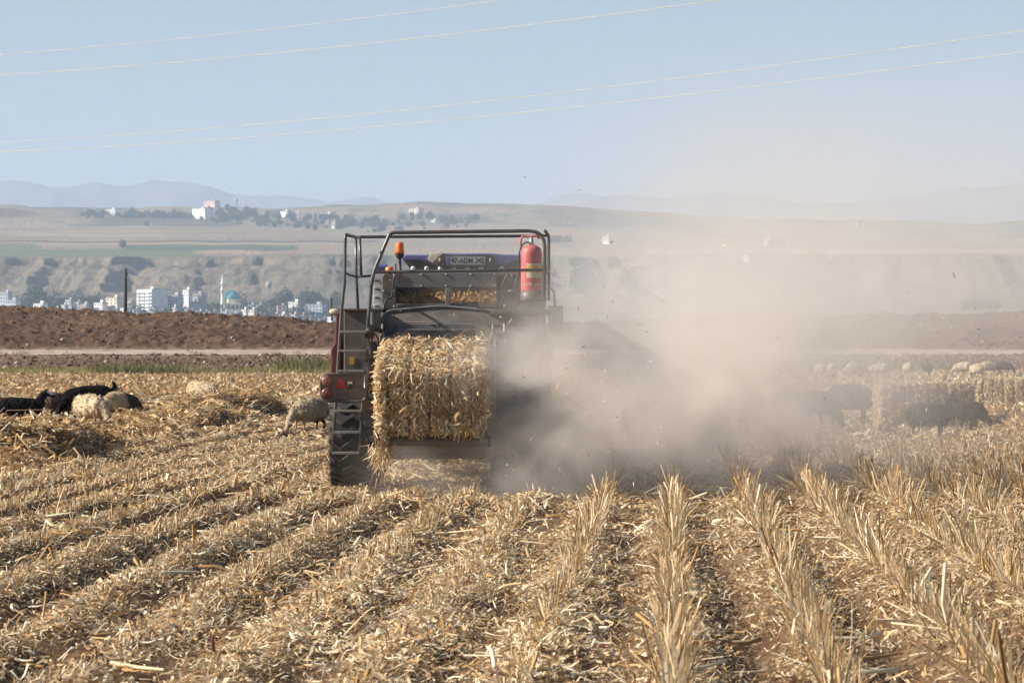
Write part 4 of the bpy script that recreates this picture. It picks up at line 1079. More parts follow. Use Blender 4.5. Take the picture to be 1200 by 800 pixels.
# ------------------------------------------------------------------ animals
def body_mesh(name, caps, voxel=0.022, smooth_n=6):
    "one continuous body from tapered limbs (p0, r0, p1, r1), joined by remeshing"
    bm = bmesh.new()
    for (p0, r0, p1, r1) in caps:
        p0 = Vector(p0); p1 = Vector(p1); L = (p1-p0).length
        n = max(2, int(L/(0.35*min(r0, r1)))+1); n = min(n, 26)
        for i in range(n):
            t = i/(n-1); r = r0+(r1-r0)*t
            bmesh.ops.create_icosphere(bm, subdivisions=2, radius=r, matrix=Matrix.Translation(p0.lerp(p1, t)))
    me = bpy.data.meshes.new(name); bm.to_mesh(me); bm.free()
    o = bpy.data.objects.new(name, me); COL.objects.link(o)
    md = o.modifiers.new('r', 'REMESH'); md.mode = 'VOXEL'; md.voxel_size = voxel
    sm = o.modifiers.new('s', 'SMOOTH'); sm.factor = .5; sm.iterations = smooth_n
    bpy.context.view_layer.update()
    dg = bpy.context.evaluated_depsgraph_get()
    out = bpy.data.meshes.new_from_object(o.evaluated_get(dg))
    bpy.data.objects.remove(o); bpy.data.meshes.remove(me)
    n = len(out.vertices); V = np.empty(n*3, np.float32); out.vertices.foreach_get('co', V); V = V.reshape(-1, 3)
    fs = [tuple(p.vertices) for p in out.polygons]
    tri = []
    for f in fs:
        if len(f) == 4: tri.append(f)
        else: tri.append((f[0], f[1], f[2], f[2]))
    bpy.data.meshes.remove(out)
    return V, fs

def animal(name, kind, pose, coat, dark, label, loc, rz, scale=1.0, group=None, blaze=False, back=None, seed=0, lod=1.0, horns=False, tail_up=False):
    """kind sheep or goat; pose: 'graze', 'stand'; +x is forward, feet at z=0. One continuous body mesh with fleece"""
    r_ = np.random.default_rng(seed)
    sheep = kind == 'sheep'
    bw = 0.215 if sheep else 0.165
    bz = 0.50 if sheep else 0.52
    caps = []
    # trunk: deep chest, narrower loin
    caps += [((0.24, 0, bz-.02), bw*1.0, (0.02, 0, bz+.00), bw*1.12), ((0.02, 0, bz), bw*1.12, (-0.26, 0, bz+.02), bw*1.02), ((-0.26, 0, bz+.02), bw*1.02, (-0.36, 0, bz-.02), bw*.80)]
    if not sheep: caps += [((.20, 0, bz-.11), .135, (-.30, 0, bz-.09), .135)]
    if sheep: caps += [((0.1, .05, bz-.04), bw*.95, (-.2, .05, bz-.03), bw*.95), ((0.1, -.05, bz-.04), bw*.95, (-.2, -.05, bz-.03), bw*.95)]
    if pose == 'graze':
        neck0, neck1 = Vector((.34, 0, bz+.02)), Vector((.55, .02, .27))
        head0, head1 = Vector((.56, .02, .25)), Vector((.62, .03, .09))
    else:
        neck0, neck1 = Vector((.32, 0, bz+.05)), Vector((.47, .01, bz+.27))
        head0, head1 = Vector((.49, .01, bz+.28)), Vector((.65, .02, bz+.19))
    caps += [(neck0, .12 if sheep else .105, neck1, .078 if sheep else .068), (head0, .068, head1, .038)]
    d = (head1-head0).normalized(); sd_ = Vector((0, 1, 0)); up = sd_.cross(d); up = up if up.z > 0 or pose == 'graze' else -up
    if pose == 'graze': up = Vector((1, 0, .35)).normalized()
    for sgn in (-1, 1):      # ears hanging sideways
        e0 = head0 + sd_*sgn*.05 + up*.02; caps.append((e0, .024, e0 + sd_*sgn*.085 - Vector((0, 0, .05)), .016))
    lr = 0.036
    st = r_.uniform(-.07, .07, 4)
    for k, (sx, sgn) in enumerate(((1, 1), (1, -1), (-1, 1), (-1, -1))):
        y = sgn*.085
        if sx > 0:
            x0 = .22; k0 = Vector((x0+st[k]*.6, y, .27)); f0 = Vector((x0+st[k], y, .028))
            caps += [(Vector((x0, y, bz-.10)), .062, k0, .036), (k0, .031, f0, .021), (f0, .026, f0+Vector((.03, 0, -.004)), .02)]
        else:
            x0 = -.27; st2 = st[k]; kn = Vector((x0+.07, y, .34)); hk = Vector((x0-.07+st2*.6, y, .235)); f0 = Vector((x0-.03+st2, y, .028))
            caps += [(Vector((x0, y, bz-.06)), .095, kn, .062), (kn, .056, hk, .032), (hk, .029, f0, .021), (f0, .026, f0+Vector((.03, 0, -.004)), .02)]
    tl = Vector((-.43, 0, bz+.06))
    if tail_up: caps += [(tl, .045, tl+Vector((-.07, 0, .10)), .038), (tl+Vector((-.07, 0, .10)), .04, tl+Vector((-.03, 0, .16)), .035)]
    elif sheep: caps += [(tl+Vector((.03, 0, -.02)), .075, tl+Vector((0, 0, -.17)), .06)]
    else: caps += [(tl, .035, tl+Vector((-.05, 0, -.12)), .022)]
    if horns:
        for sgn in (-1, 1):
            h0 = head0 + sd_*sgn*.035 + up*.05; caps += [(h0, .022, h0+up*.09-d*.06, .016), (h0+up*.09-d*.06, .016, h0+up*.10-d*.16, .011)]
    V, fs = body_mesh(name, caps, .02 if lod >= 1 else .03)
    x, y, z = V[:, 0], V[:, 1], V[:, 2]
    nk = np.array(neck1)
    # fleece covers trunk and upper neck; face and legs stay smooth
    hd = np.array(head0); dd = np.array(d)
    ishead = ((V-hd[None]) @ dd > -0.05) & (np.linalg.norm(V-hd[None], axis=1) < .26) & (x > .44)
    leg = 1-sstep(.27, .37, z)
    if pose == 'graze': leg = leg*(x < .43)
    fleece = np.clip((1-leg)*(~ishead), 0, 1)
    cen = np.array([[0, 0, bz]]); nrm = V-cen; nrm[:, 0] *= .35; nrm = unit(nrm)
    nz = fbm(x*16+y*9+seed, z*16-y*7, 3, 401+seed % 7)-.5; nz2 = fbm(x*5+seed, z*5+y*5, 2, 411)-.5
    V = V + nrm*(fleece*(nz*(.04 if sheep else .03) + nz2*.05))[:, None]
    c0 = np.array(coat); c1 = np.array(dark)
    mixd = np.clip(leg + ishead*1.0, 0, 1)[:, None]
    C = c0*(1-mixd) + c1*mixd
    C = C*(0.78+.44*fbm(x*11+3, z*11+y*6+seed, 3, 421))[:, None]
    if back is not None:
        k = sstep(-.05, -.30, -x*0+x*1.0)*0 + sstep(back[0], back[1], x); k = k[:, None]
        C = C*(1-k) + np.array(back[2])*k
    if blaze:
        rel = V-hd[None]; al = rel @ dd; fr = rel @ np.array(up)
        k = ((al > .02) & (al < .15) & (fr > .022) & ishead)[:, None]; C = np.where(k, np.array([.62, .60, .57]), C)
    # hair tufts
    idx = np.where(fleece > .6)[0]; nt_ = int((800 if sheep else 1600)*lod)
    pick = r_.choice(idx, nt_)
    Dh = nrm[pick]*(.45 if sheep else .25) + np.array([-.25, 0, -.85])*(.5 if sheep else 1.0) + r_.normal(0, .28, (nt_, 3))
    S, Sf, ms = strips(V[pick], Dh, r_.uniform(.03, .06, nt_)*(1 if sheep else 1.9), r_.uniform(.012, .024, nt_), .12, .3, True, 1)
    Cs = np.repeat(np.clip(C[pick]*r_.uniform(.88, 1.12, (nt_, 1)), .003, .9), ms, 0)
    me = bpy.data.meshes.new(name)
    me.from_pydata(np.concatenate([V, S]).tolist(), [], fs + [tuple(f) for f in (Sf+len(V)).tolist()])
    set_tone(me, np.concatenate([C, Cs])); me.materials.append(M['hide'])
    me.polygons.foreach_set('use_smooth', np.ones(len(me.polygons), bool))
    root = bpy.data.objects.new(name, me); COL.objects.link(root)
    root.location = loc; root.rotation_euler = (0, 0, rz); root.scale = (scale,)*3
    tag(root, label, kind, group)
    # eyes
    for sgn in (-1, 1):
        p = Vector(head0)+Vector(d)*.045+sd_*sgn*.054+up*.015
        m_ = MB(); m_.lathe([(.001, -.011), (.009, -.006), (.011, 0), (.009, .006), (.001, .011)], 8, Matrix.Translation(p))
        e = m_.build('eye', M['ink'], None, True); e.parent = root
    return root

def on_field(px, Y, dz=0.0):
    x = (px-600)/F*Y
    return (x, Y, float(gz(np.array([x]), np.array([Y]))[0])+dz)
CREAM, TAN, GREYF, DKB, BLK = (.50, .395, .26), (.40, .30, .19), (.27, .225, .17), (.040, .026, .019), (.009, .0085, .009)
GL, GRT = 'animals grazing left of the baler', 'animals grazing right of the baler'
GF = 'far flock at the field edge'
animal('goat', 'goat', 'stand', BLK, BLK, 'black goat with white blaze on its face standing at the far left', on_field(27, 63, .06), R(-14), .90, GL, blaze=True, seed=1)
animal('goat', 'goat', 'graze', (.055, .035, .02), (.04, .025, .016), 'brown goat cut off by the left edge behind the black one', on_field(-6, 67), R(178), .9, GL, seed=2)
animal('sheep', 'sheep', 'graze', (.075, .052, .036), DKB, 'dark brown sheep half hidden between the two black goats', on_field(72, 72), R(60), .82, GL, seed=3)
animal('goat', 'goat', 'graze', BLK, BLK, 'black goat with raised tail grazing behind the cream sheep', on_field(104, 70, .05), R(195), 1.05, GL, seed=4, tail_up=True)
animal('sheep', 'sheep', 'graze', CREAM, (.3, .24, .17), 'cream woolly sheep grazing in front of the black goat', on_field(107, 61.5, .02), R(-48), .90, GL, seed=5)
animal('sheep', 'sheep', 'graze', TAN, DKB, 'beige sheep with a dark rear grazing right of the cream sheep', on_field(142, 68, .04), R(38), .86, GL, seed=6, back=(-.05, .1, (.07, .055, .04)))
animal('sheep', 'sheep', 'graze', CREAM, GREYF, 'pale sheep mostly hidden behind the straw windrow', on_field(238, 84, .05), R(-35), .95, GL, seed=7)
animal('sheep', 'sheep', 'graze', (.26, .215, .155), (.035, .022, .016), 'grey brown sheep with dark legs grazing beside the baler ladder', on_field(362, 63, .05), R(226), .90, GL, seed=8, back=(-.30, .36, (.37, .30, .2)))
animal('goat', 'goat', 'stand', (.035, .024, .018), (.025, .018, .014), 'dark goat standing in front of the broadside bale', on_field(1090, 60), R(28), .92, GRT, seed=9)
animal('goat', 'goat', 'graze', (.065, .042, .028), (.05, .032, .022), 'brown goat grazing at the far end of the broadside bale', on_field(1127, 64.5), R(-5), .92, GRT, seed=10)
animal('sheep', 'sheep', 'graze', (.05, .038, .03), DKB, 'dark sheep grazing left of the broadside bale', on_field(999, 72), R(-6), 1.1, GRT, seed=11)
animal('sheep', 'sheep', 'graze', TAN, TAN, 'tan sheep standing behind the dark sheep left of the bale', on_field(975, 74), R(100), 1.0, GRT, seed=12)
animal('goat', 'goat', 'graze', (.045, .035, .028), DKB, 'dark goat with lowered head fading into the dust', on_field(943, 65), R(-8), 1.15, GRT, seed=13)
animal('goat', 'goat', 'graze', (.045, .035, .028), DKB, 'dark goat facing away, nearly lost in the dust cloud', on_field(882, 61), R(80), 1.0, GRT, seed=14)
protoL = animal('sheep', 'sheep', 'graze', (.46, .37, .25), (.34, .27, .19), 'pale sheep, leftmost of the three together at the right field edge', on_field(1129, 167, .18), R(160), 1.0, GF, seed=15, lod=.5)
protoD = animal('sheep', 'sheep', 'graze', (.06, .046, .036), DKB, 'dark sheep standing alone above the broadside bale', on_field(1087, 165, .18), R(75), 1.0, GF, seed=16, lod=.5)
def far_sheep(proto, px, Y, rz, label, sc=1.0):
    c = copy_tree(proto); c.location = on_field(px, Y, .18); c.rotation_euler = (0, 0, R(rz)); c.scale = (sc,)*3; c['label'] = label
far_sheep(protoL, 1144, 158, 110, 'pale round sheep in the middle of the three at the right field edge')
far_sheep(protoL, 1160, 172, 15, 'pale sheep, rightmost of the three together at the right field edge')
far_sheep(protoD, 1177, 170, 10, 'dark sheep beside the three pale ones at the right field edge', .9)
far_sheep(protoL, 1064, 163, 95, 'pale sheep standing left of the lone dark one at the field edge')
far_sheep(protoL, 1004, 150, 20, 'pale sheep in the dust left of the broadside bale, at the field edge', 1.05)
far_sheep(protoL, 1030, 160, 170, 'pale sheep directly behind the left end of the broadside bale')
far_sheep(protoL, 975, 152, 80, 'pale sheep in thick dust, second from the left at the field edge')
far_sheep(protoL, 961, 148, 100, 'pale sheep in thick dust, leftmost light one at the field edge')
far_sheep(protoD, 922, 150, 30, 'dark sheep barely showing through the dust at the field edge')

# ------------------------------------------------------------------ pole and power lines
def pole():
    Y = 318.0; x = (147-600)/F*Y
    z0 = float(ez(np.array([x]), np.array([Y]))[0])-.4; z1 = CAMH+(HZ-314.5)/F*Y
    root = empty('utility_pole', (x, Y, z0)); tag(root, 'dark bare wooden utility pole standing beyond the ploughed crest', 'utility pole')
    m = MB(); m.tube([(x, Y, z0), (x+.01, Y, z1)], .17, 10, .13); m.build('post', M['pole_wood'], root, True)
    m = MB(); m.tube([(x-.12, Y-.1, z1-.55), (x+.22, Y-.1, z1-.62)], .035, 6); m.tube([(x+.2, Y-.1, z1-.62), (x+.2, Y-.1, z1-.42)], .05, 8); m.build('bracket', M['dark_metal'], root, True)
    m = MB(); m.tube([(x, Y, z1-.02), (x, Y, z1+.12)], .06, 8); m.build('insulator', M['grey_metal'], root, True)
pole()
def wire(p0, p1, sag, label):
    p0 = Vector(p0); p1 = Vector(p1); d = p1-p0
    pts = []
    for i in range(61):
        t = -0.6 + 2.2*i/60
        p = p0+d*t; p.z -= sag*4*t*(1-t); pts.append(p)
    m = MB(); m.tube(pts, .0080, 6); o = m.build('power_line', M['wire'], None, True)
    tag(o, label, 'power line', 'overhead power lines')
wire(at(0, 167, 128), at(1200, 36, 82), .35, 'third of the four overhead wires counted from the top')
wire(at(0, 178, 128), at(1200, 61, 82), .35, 'lowest of the four overhead wires')
wire(at(0, 64, 118), at(590, 0, 96), .12, 'topmost of the four overhead wires')
wire(at(0, 88, 118), at(845, 0, 86), .2, 'second of the four overhead wires counted from the top')

# ------------------------------------------------------------------ town and trees in the valley
for nm, c in (('wall_white', (.82, .80, .76)), ('wall_cream', (.62, .55, .45)), ('wall_blue', (.42, .47, .55)), ('wall_pink', (.60, .44, .37)), ('wall_grey', (.36, .35, .35)), ('roof_red', (.30, .12, .08)), ('roof_grey', (.34, .33, .32)), ('pane', (.05, .06, .08)), ('turq', (.07, .34, .42))):
    M[nm] = plain(nm, c, .8, 0, .2, 0, scale=.15)
def farz(x, Y): return float(far_z(np.array([[x]]), np.array([[Y]]))[0, 0])
_YS = np.concatenate([np.arange(3150, 3700, 10.0), np.arange(3700, 6800, 12.0)])
def on_hill(px, py):
    "nearest visible point of the hillside at photo position (px, py)"
    X = (px-600)/F*_YS; Z = far_z(X[None], _YS[None])[0]
    pr = HZ-(Z-CAMH)/_YS*F
    k = np.where((pr <= py) & (_YS > (3660 if py < 300 else 0)))[0]
    Yq = float(_YS[k[0]]) if len(k) else 6560.0
    return Yq
def building(name, px0, px1, pyt, Y, wall, label, rot=-35, floors=3, cols=4, depth=None, roof='roof_grey', group=None, cat='building', proto=None, windows=True, pyb=None):
    s = Y/F; px = (px0+px1)/2; x = (px-600)*s
    base = farz(x, Y)-3 if pyb is None else CAMH+(HZ-pyb)*s
    ztop = CAMH+(HZ-pyt)*s
    wid = (px1-px0)*s; a = abs(R(rot)); dep = wid*.62 if depth is None else depth
    w = max(4, (wid - dep*math.sin(a))/max(math.cos(a), .3)) if depth is not None else wid/(math.cos(a)+.62*math.sin(a)); dep = dep if depth is not None else w*.62
    h = max(5, ztop-base)
    root = empty(name, (x, Y, base), R(rot)); tag(root, label, cat, group)
    def P(nm, mt, lo, hi, par=None):
        mb = MB(); mb.box(lo, hi); o = mb.build(nm, M[mt], None); o.parent = par or root; return o
    P('wall', wall, (-w/2, -dep/2, 0), (w/2, dep/2, h))
    P('roof', roof, (-w/2-.4, -dep/2-.4, h+.003), (w/2+.4, dep/2+.4, h+.55))
    P('stair_tower', wall, (w*.05, -dep*.15, h+.56), (w*.05+min(3.5, w*.3), dep*.25, h+2.6))
    if windows:
        vis = min(h, 22); fh = 3.0; z = h-2.4
        first = None
        for f in range(floors):
            if z < 1: break
            for k in range(cols):
                cx = -w/2+w*(k+.5)/cols
                if first is None: first = P('window', 'pane', (-.75, -.03, 0), (.75, .03, 1.4)); o = first
                else: o = copy_tree(first, root)
                o.location = (cx, -dep/2-.03, z)
            nk = max(1, cols//2)
            for k in range(nk):
                o = copy_tree(first, root); o.location = (-w/2-.03, -dep/2+dep*(k+.5)/nk, z); o.rotation_euler = (0, 0, math.pi/2)
            z -= fh
    return root, w, dep, h
# tall white block: bright gable and shaded front with balcony bands
rt, w, d, h = building('apartment_block', 160, 197, 339.5, 3000, 'wall_white', 'tallest white apartment block in the town, right of the utility pole', -48, 8, 3, depth=17)
for k in range(7):
    mb = MB(); mb.box((-w/2+.5, -d/2-1.3, h-3.1-3*k), (w/2-.5, -d/2-.08, h-2.2-3*k)); o = mb.build('balcony', M['wall_blue'], None); o.parent = rt
building('apartment_block', 196, 215, 346, 3010, 'wall_blue', 'blue grey apartment block right against the tallest white block', -35, 5, 4)
building('apartment_block', 124, 146, 349, 2990, 'wall_cream', 'cream apartment block just left of the utility pole', -42, 5, 3)
building('apartment_block', 110, 126, 355, 2985, 'wall_white', 'low white block at the left of the cream block', -38, 3, 3)
building('apartment_block', 214, 226, 340, 3040, 'wall_white', 'narrow white block with stepped top left of the mosque', -45, 4, 2)
building('apartment_block', 223, 242, 344.5, 3050, 'wall_grey', 'grey block attached right of the narrow white block', -32, 3, 4)
building('house', 0, 14, 343, 3030, 'wall_blue', 'pale blue house at the left edge of the town', -30, 3, 3)
building('house', 6, 24, 352, 2990, 'wall_blue', 'wide blue grey house below the left edge house', -30, 2, 4)
building('house', 39, 56, 356, 2980, 'wall_white', 'white house before the big tree at the left', -35, 2, 3)
building('house', 62, 72, 362, 2960, 'wall_white', 'small white shed left of the cream block', -30, 1, 2)
def mosque():
    Y = 3020; s = Y/F; x = (272-600)*s; base = farz(x, Y)-3
    root = empty('mosque', (x, Y, base)); tag(root, 'mosque with turquoise dome and one white minaret', 'mosque')
    def zz(py): return CAMH+(HZ-py)*s-base
    def Bq(nm, mt, mb, par=None, sm=False):
        o = mb.build(nm, M[mt], None, sm); o.parent = par or root; return o
    r = 9.2*s
    mb = MB(); mb.lathe([(r*1.0, 0), (r*1.0, zz(350))], 8, Matrix.Rotation(R(22.5), 4, 'Z')); mb.box((-r*1.25, -r*1.2, 0), (r*1.25, r*1.2, zz(355))); Bq('wall', 'wall_cream', mb)
    mb = MB(); mb.lathe([(r*math.cos(R(t))*.97, zz(350)+(zz(339.8)-zz(350))*math.sin(R(t))) for t in range(0, 90, 9)]+[(.05, zz(339.8)), (.04, zz(337.5))], 28); Bq('dome', 'turq', mb, None, True)
    mx = (261-272)*s
    T = Matrix.Translation((mx, -4, 0)); q = 1.25
    mb = MB(); mb.lathe([(q*1.5, 0), (q*1.5, zz(356)), (q, zz(354)), (q*.92, zz(341)), (q*1.5, zz(340.2)), (q*1.5, zz(339.2)), (q*.82, zz(339)), (q*.78, zz(333)), (q*1.3, zz(332.3)), (q*1.3, zz(331.4)), (q*.66, zz(331.2)), (q*.6, zz(327.5)), (.05, zz(321.5))], 12, T); Bq('minaret', 'wall_white', mb, None, True)
    for k in range(6):
        mb = MB(); a = R(180+k*36); mb.box((-.8, -.12, zz(362)), (.8, .1, zz(357))); o = Bq('window', 'pane', mb); o.location = (r*1.26*(-1 + k*.4), -r*1.22, 0)
mosque()
def water_tower(px, pyt, pyb, Y, label):
    s = Y/F; x = (px-600)*s; zb = CAMH+(HZ-pyb)*s-2; H = (pyb-pyt)*s+2
    root = empty('water_tower', (x, Y, zb)); tag(root, label, 'water tower')
    mb = MB(); mb.lathe([(.2, H*.62), (2.1, H*.70), (2.9, H*.78), (2.9, H*.95), (.3, H)], 16); o = mb.build('tank', M['wall_grey'], None, True); o.parent = root
    leg = None
    for k in range(4):
        if leg is None:
            mb = MB(); mb.tube([(2.4, 0, 0), (1.6, 0, H*.74)], .28, 6); leg = mb.build('leg', M['wall_grey'], None); leg.parent = root
        else:
            c = copy_tree(leg, root); c.rotation_euler = (0, 0, k*math.pi/2)
    mb = MB(); mb.tube([(0, 0, 0), (0, 0, H*.7)], .6, 8); o = mb.build('pipe', M['wall_grey'], None); o.parent = root
water_tower(315, 329.5, 350, 3250, 'grey water tower below the cliffs right of the mosque')
water_tower(277, 232, 246, 6300, 'tall water tower on the hilltop')
# the many small houses, in view above the ploughed crest
cols_ = ['wall_white', 'wall_white', 'wall_blue', 'wall_cream', 'wall_blue', 'wall_pink', 'wall_grey']
cname = {'wall_white': 'white', 'wall_blue': 'blue grey', 'wall_cream': 'cream', 'wall_pink': 'pinkish', 'wall_grey': 'grey'}
rr = random.Random(5)
for px in list(range(78, 112, 12)) + list(range(148, 164, 8)) + list(range(178, 300, 9)) + list(range(300, 392, 8)):
    for lay in range(2):
        c = rr.choice(cols_); x0 = px+rr.uniform(-4, 4); wpx = rr.uniform(6, 13); crest = float(crest_py((x0-600)/F*310, 310.0))
        py = crest - rr.uniform(3, 10) - lay*rr.uniform(4, 10)
        if 258 < x0 < 290 and lay: continue
        area = 'near the mosque' if 235 < x0 < 300 else 'in the right part of the town' if x0 >= 300 else 'by the tall white block' if x0 > 145 else 'in the left part of the town'
        building('house', x0-wpx/2, x0+wpx/2, py, 2960+lay*70+rr.uniform(-25, 25), c, 'small %s house %s, %s' % (cname[c], area, 'in the front row' if lay == 0 else 'behind the front row'), rr.choice([-55, -40, -30, 15]), 2, 2, roof=rr.choice(['roof_grey', 'roof_grey', 'roof_red']), group='small houses of the town', cat='house')
building('house', 338, 354, 354, 3000, 'wall_white', 'white house with flat roof at the right of the town trees', -35, 3, 3)
building('house', 358, 384, 357, 3010, 'wall_blue', 'long blue grey house in the right part of the town', -25, 3, 5)
# houses on the hill
HB = [(123, 141, 245.5, 254, 6000, 'wall_white', 'white house on the hill at the left, beside dark trees'), (225, 248, 244.5, 257, 6050, 'wall_white', 'large white villa on the hill below the pinkish one'),
      (239, 258, 235.5, 243, 6350, 'wall_pink', 'pinkish white building on the hilltop'), (328, 342, 247.5, 254, 6150, 'wall_white', 'white house among hillside trees, left one of the hamlet'),
      (346, 352, 249, 256, 6130, 'wall_cream', 'narrow cream house in the hillside hamlet'), (376, 394, 250, 256, 6150, 'wall_white', 'wide white house in the hillside hamlet'),
      (381, 387, 259, 267, 5850, 'wall_grey', 'grey tower house lower in the hamlet'), (388, 394, 260, 268, 5830, 'wall_cream', 'cream tower house lower in the hamlet'),
      (479, 496, 244.5, 250.5, 6450, 'wall_cream', 'long cream building on the ridge above the railing'), (505, 512, 258, 261, 6000, 'wall_white', 'small white house on the slope above the tractor roof'),
      (706, 716, 277, 286, 5600, 'wall_white', 'white house in the dust right of the extinguisher'), (895, 905, 279, 288, 5500, 'wall_white', 'white house in the dusty fields below the ridge'),
      (845, 862, 302.5, 307, 4600, 'wall_white', 'long low white shed in the dust, left of two'), (863, 882, 302.5, 307, 4600, 'wall_white', 'long low white shed in the dust, right of two'),
      (804, 818, 307, 310, 4400, 'wall_cream', 'small low shed in the dust left of the long sheds'), (966, 975, 299, 308, 4700, 'wall_white', 'white cube house in the dusty fields at the right'), (999, 1009, 261, 266, 6300, 'wall_grey', 'grey building on the right ridge')]
for (a, b, t, bt, Y, wl, lb) in HB: building('house', a, b, t, on_hill((a+b)/2, bt), wl, lb, -35, 2, 3, cat='house', pyb=bt+.8)

def tree_proto(name, h, wid, trunk, nleaf, seed, conic, col):
    r_ = np.random.default_rng(seed)
    lobes = [(r_.normal(0, wid*.22, 2).tolist()+[h*(.35+.5*k/7)], wid*(.26+.16*r_.random())*(1-.5*conic*k/7)) for k in range(8)]
    P = []; 
    for (c, rr_) in lobes:
        n = nleaf//8; v = unit(r_.normal(0, 1, (n, 3)))*(r_.uniform(.45, 1.05, (n, 1)))*rr_; v[:, 2] *= 1.15+conic*.6
        P.append(v+np.array(c))
    P = np.concatenate(P); P[:, 2] = np.maximum(P[:, 2], h*.12)
    n = len(P); D = r_.normal(0, 1, (n, 3))
    V, Fq, m = strips(P, D, r_.uniform(.6, 1.2, n)*h*.115, r_.uniform(.5, 1.0, n)*h*.095, r_.normal(0, .3, n), .6, False, 1)
    C = np.array(col)*r_.uniform(.65, 1.4, (n, 1))
    root = empty(name, (0, 0, 0))
    o = np_mesh('crown', V, Fq, M['leaf'], np.repeat(C, m, 0), parent=root)
    mb = MB(); mb.tube([(0, 0, -.5), (.05, 0, h*.3), (.0, .1, h*.62)], h*.03, 7, h*.012)
    for a in range(3): mb.tube([(0, 0, h*.28), (wid*.22*math.cos(a*2.1), wid*.22*math.sin(a*2.1), h*.55)], h*.014, 5, h*.006)
    t = mb.build('trunk', M['bark'], None, True); t.parent = root
    return root
G1, G2 = (.040, .060, .030), (.028, .046, .027)
protos = [tree_proto('round_tree', 9, 9, 1, 560, 1, 0.0, G1), tree_proto('round_tree', 8, 10, 1, 560, 2, .1, G2), tree_proto('tall_tree', 12, 6, 1, 560, 3, .6, G2), tree_proto('round_tree', 10, 8, 1, 560, 4, .3, (.065, .085, .042))]
used = set()
def tree(px, py_base, Y, hpx, k, label, group, sc_h=None):
    pr = protos[k]
    o = pr if k not in used else copy_tree(pr); used.add(k)
    s = Y/F; x = (px-600)*s
    hz0 = [9, 8, 12, 10][k]; sc = hpx*s/hz0
    z = CAMH+(HZ-py_base)*s if py_base is not None else farz(x, Y)
    o.location = (x, Y, z-.4); o.scale = (sc*rr.uniform(.8, 1.5), sc*rr.uniform(.8, 1.5), sc*rr.uniform(.75, 1.1)); o.rotation_euler = (0, 0, rr.uniform(0, 6.28))
    tag(o, label, 'tree', group)
TG = 'trees of the town'
for px, py, hp, k in ((33, 364, 20, 1), (42, 366, 26, 0), (50, 364, 22, 3), (62, 368, 24, 1), (70, 366, 20, 2), (82, 368, 20, 0), (90, 367, 22, 1), (100, 367, 19, 3), (108, 366, 20, 0), (114, 367, 17, 1)):
    tree(px, py, 3060+rr.uniform(-20, 20), hp, k, 'dark tree of the grove in the left part of the town', TG)
for px, py, hp, k in ((165, 372, 16, 2), (205, 374, 16, 3), (296, 366, 14, 1), (309, 376, 15, 2), (323, 374, 17, 0), (330, 368, 24, 1), (338, 364, 21, 0), (346, 366, 18, 3), (362, 362, 24, 0), (370, 362, 20, 2), (378, 364, 16, 1), (396, 362, 20, 3), (346, 378, 14, 2)):
    tree(px, py, 3045+rr.uniform(-30, 40), hp, k, 'dark green tree standing among the houses of the town', TG)
for i in range(44):
    px = rr.choice([rr.uniform(148, 215), rr.uniform(215, 300), rr.uniform(290, 395)]); tree(px, None, 2945+rr.uniform(-20, 160), rr.uniform(9, 15)+8, rr.choice([0, 1, 2, 3]), 'dark green tree standing among the houses of the town', TG)
tree(145, 291, on_hill(145, 291), 8.5, 0, 'lone round tree between the two green crop strips', 'lone trees on the plateau')
tree(172, 265, on_hill(172, 265), 6, 1, 'lone small tree on the dry slope below the white hill house', 'lone trees on the plateau')
HT = 'trees on the hillside'
for i in range(235):
    px = rr.choice([rr.uniform(96, 225), rr.uniform(235, 330), rr.uniform(255, 400), rr.uniform(330, 450), rr.uniform(415, 560)])
    lo = np.interp(px, [96, 225, 260, 330, 400, 440, 480, 560], [256, 257, 262, 268, 272, 273, 270, 266]); hi = np.interp(px, [96, 160, 225, 260, 330, 400, 440, 480, 560], [252, 251, 254, 246, 252, 256, 260, 254, 258])
    py = rr.uniform(hi, lo); Y = on_hill(px, py)
    tree(px, py, Y, rr.uniform(3.2, 9), rr.choice([0, 1, 2, 3, 0, 1]), 'dark tree in the wooded hamlet on the hillside', HT)
for i in range(46):
    a = rr.choice([(752, 776), (800, 830), (640, 668), (900, 930), (1130, 1170)]); px = rr.uniform(*a)
    py = {752: 265, 800: 268, 640: 284, 900: 288, 1130: 362}[a[0]]+rr.uniform(-1.5, 1.5)
    Y = on_hill(px, py) if a[0] != 1130 else 3060+rr.uniform(-30, 30)
    tree(px, py, Y, rr.uniform(5, 8.5) if Y > 4000 else rr.uniform(8, 13), rr.choice([0, 1, 3]), 'hazy tree in a clump showing through the dust', 'trees in the dusty distance')

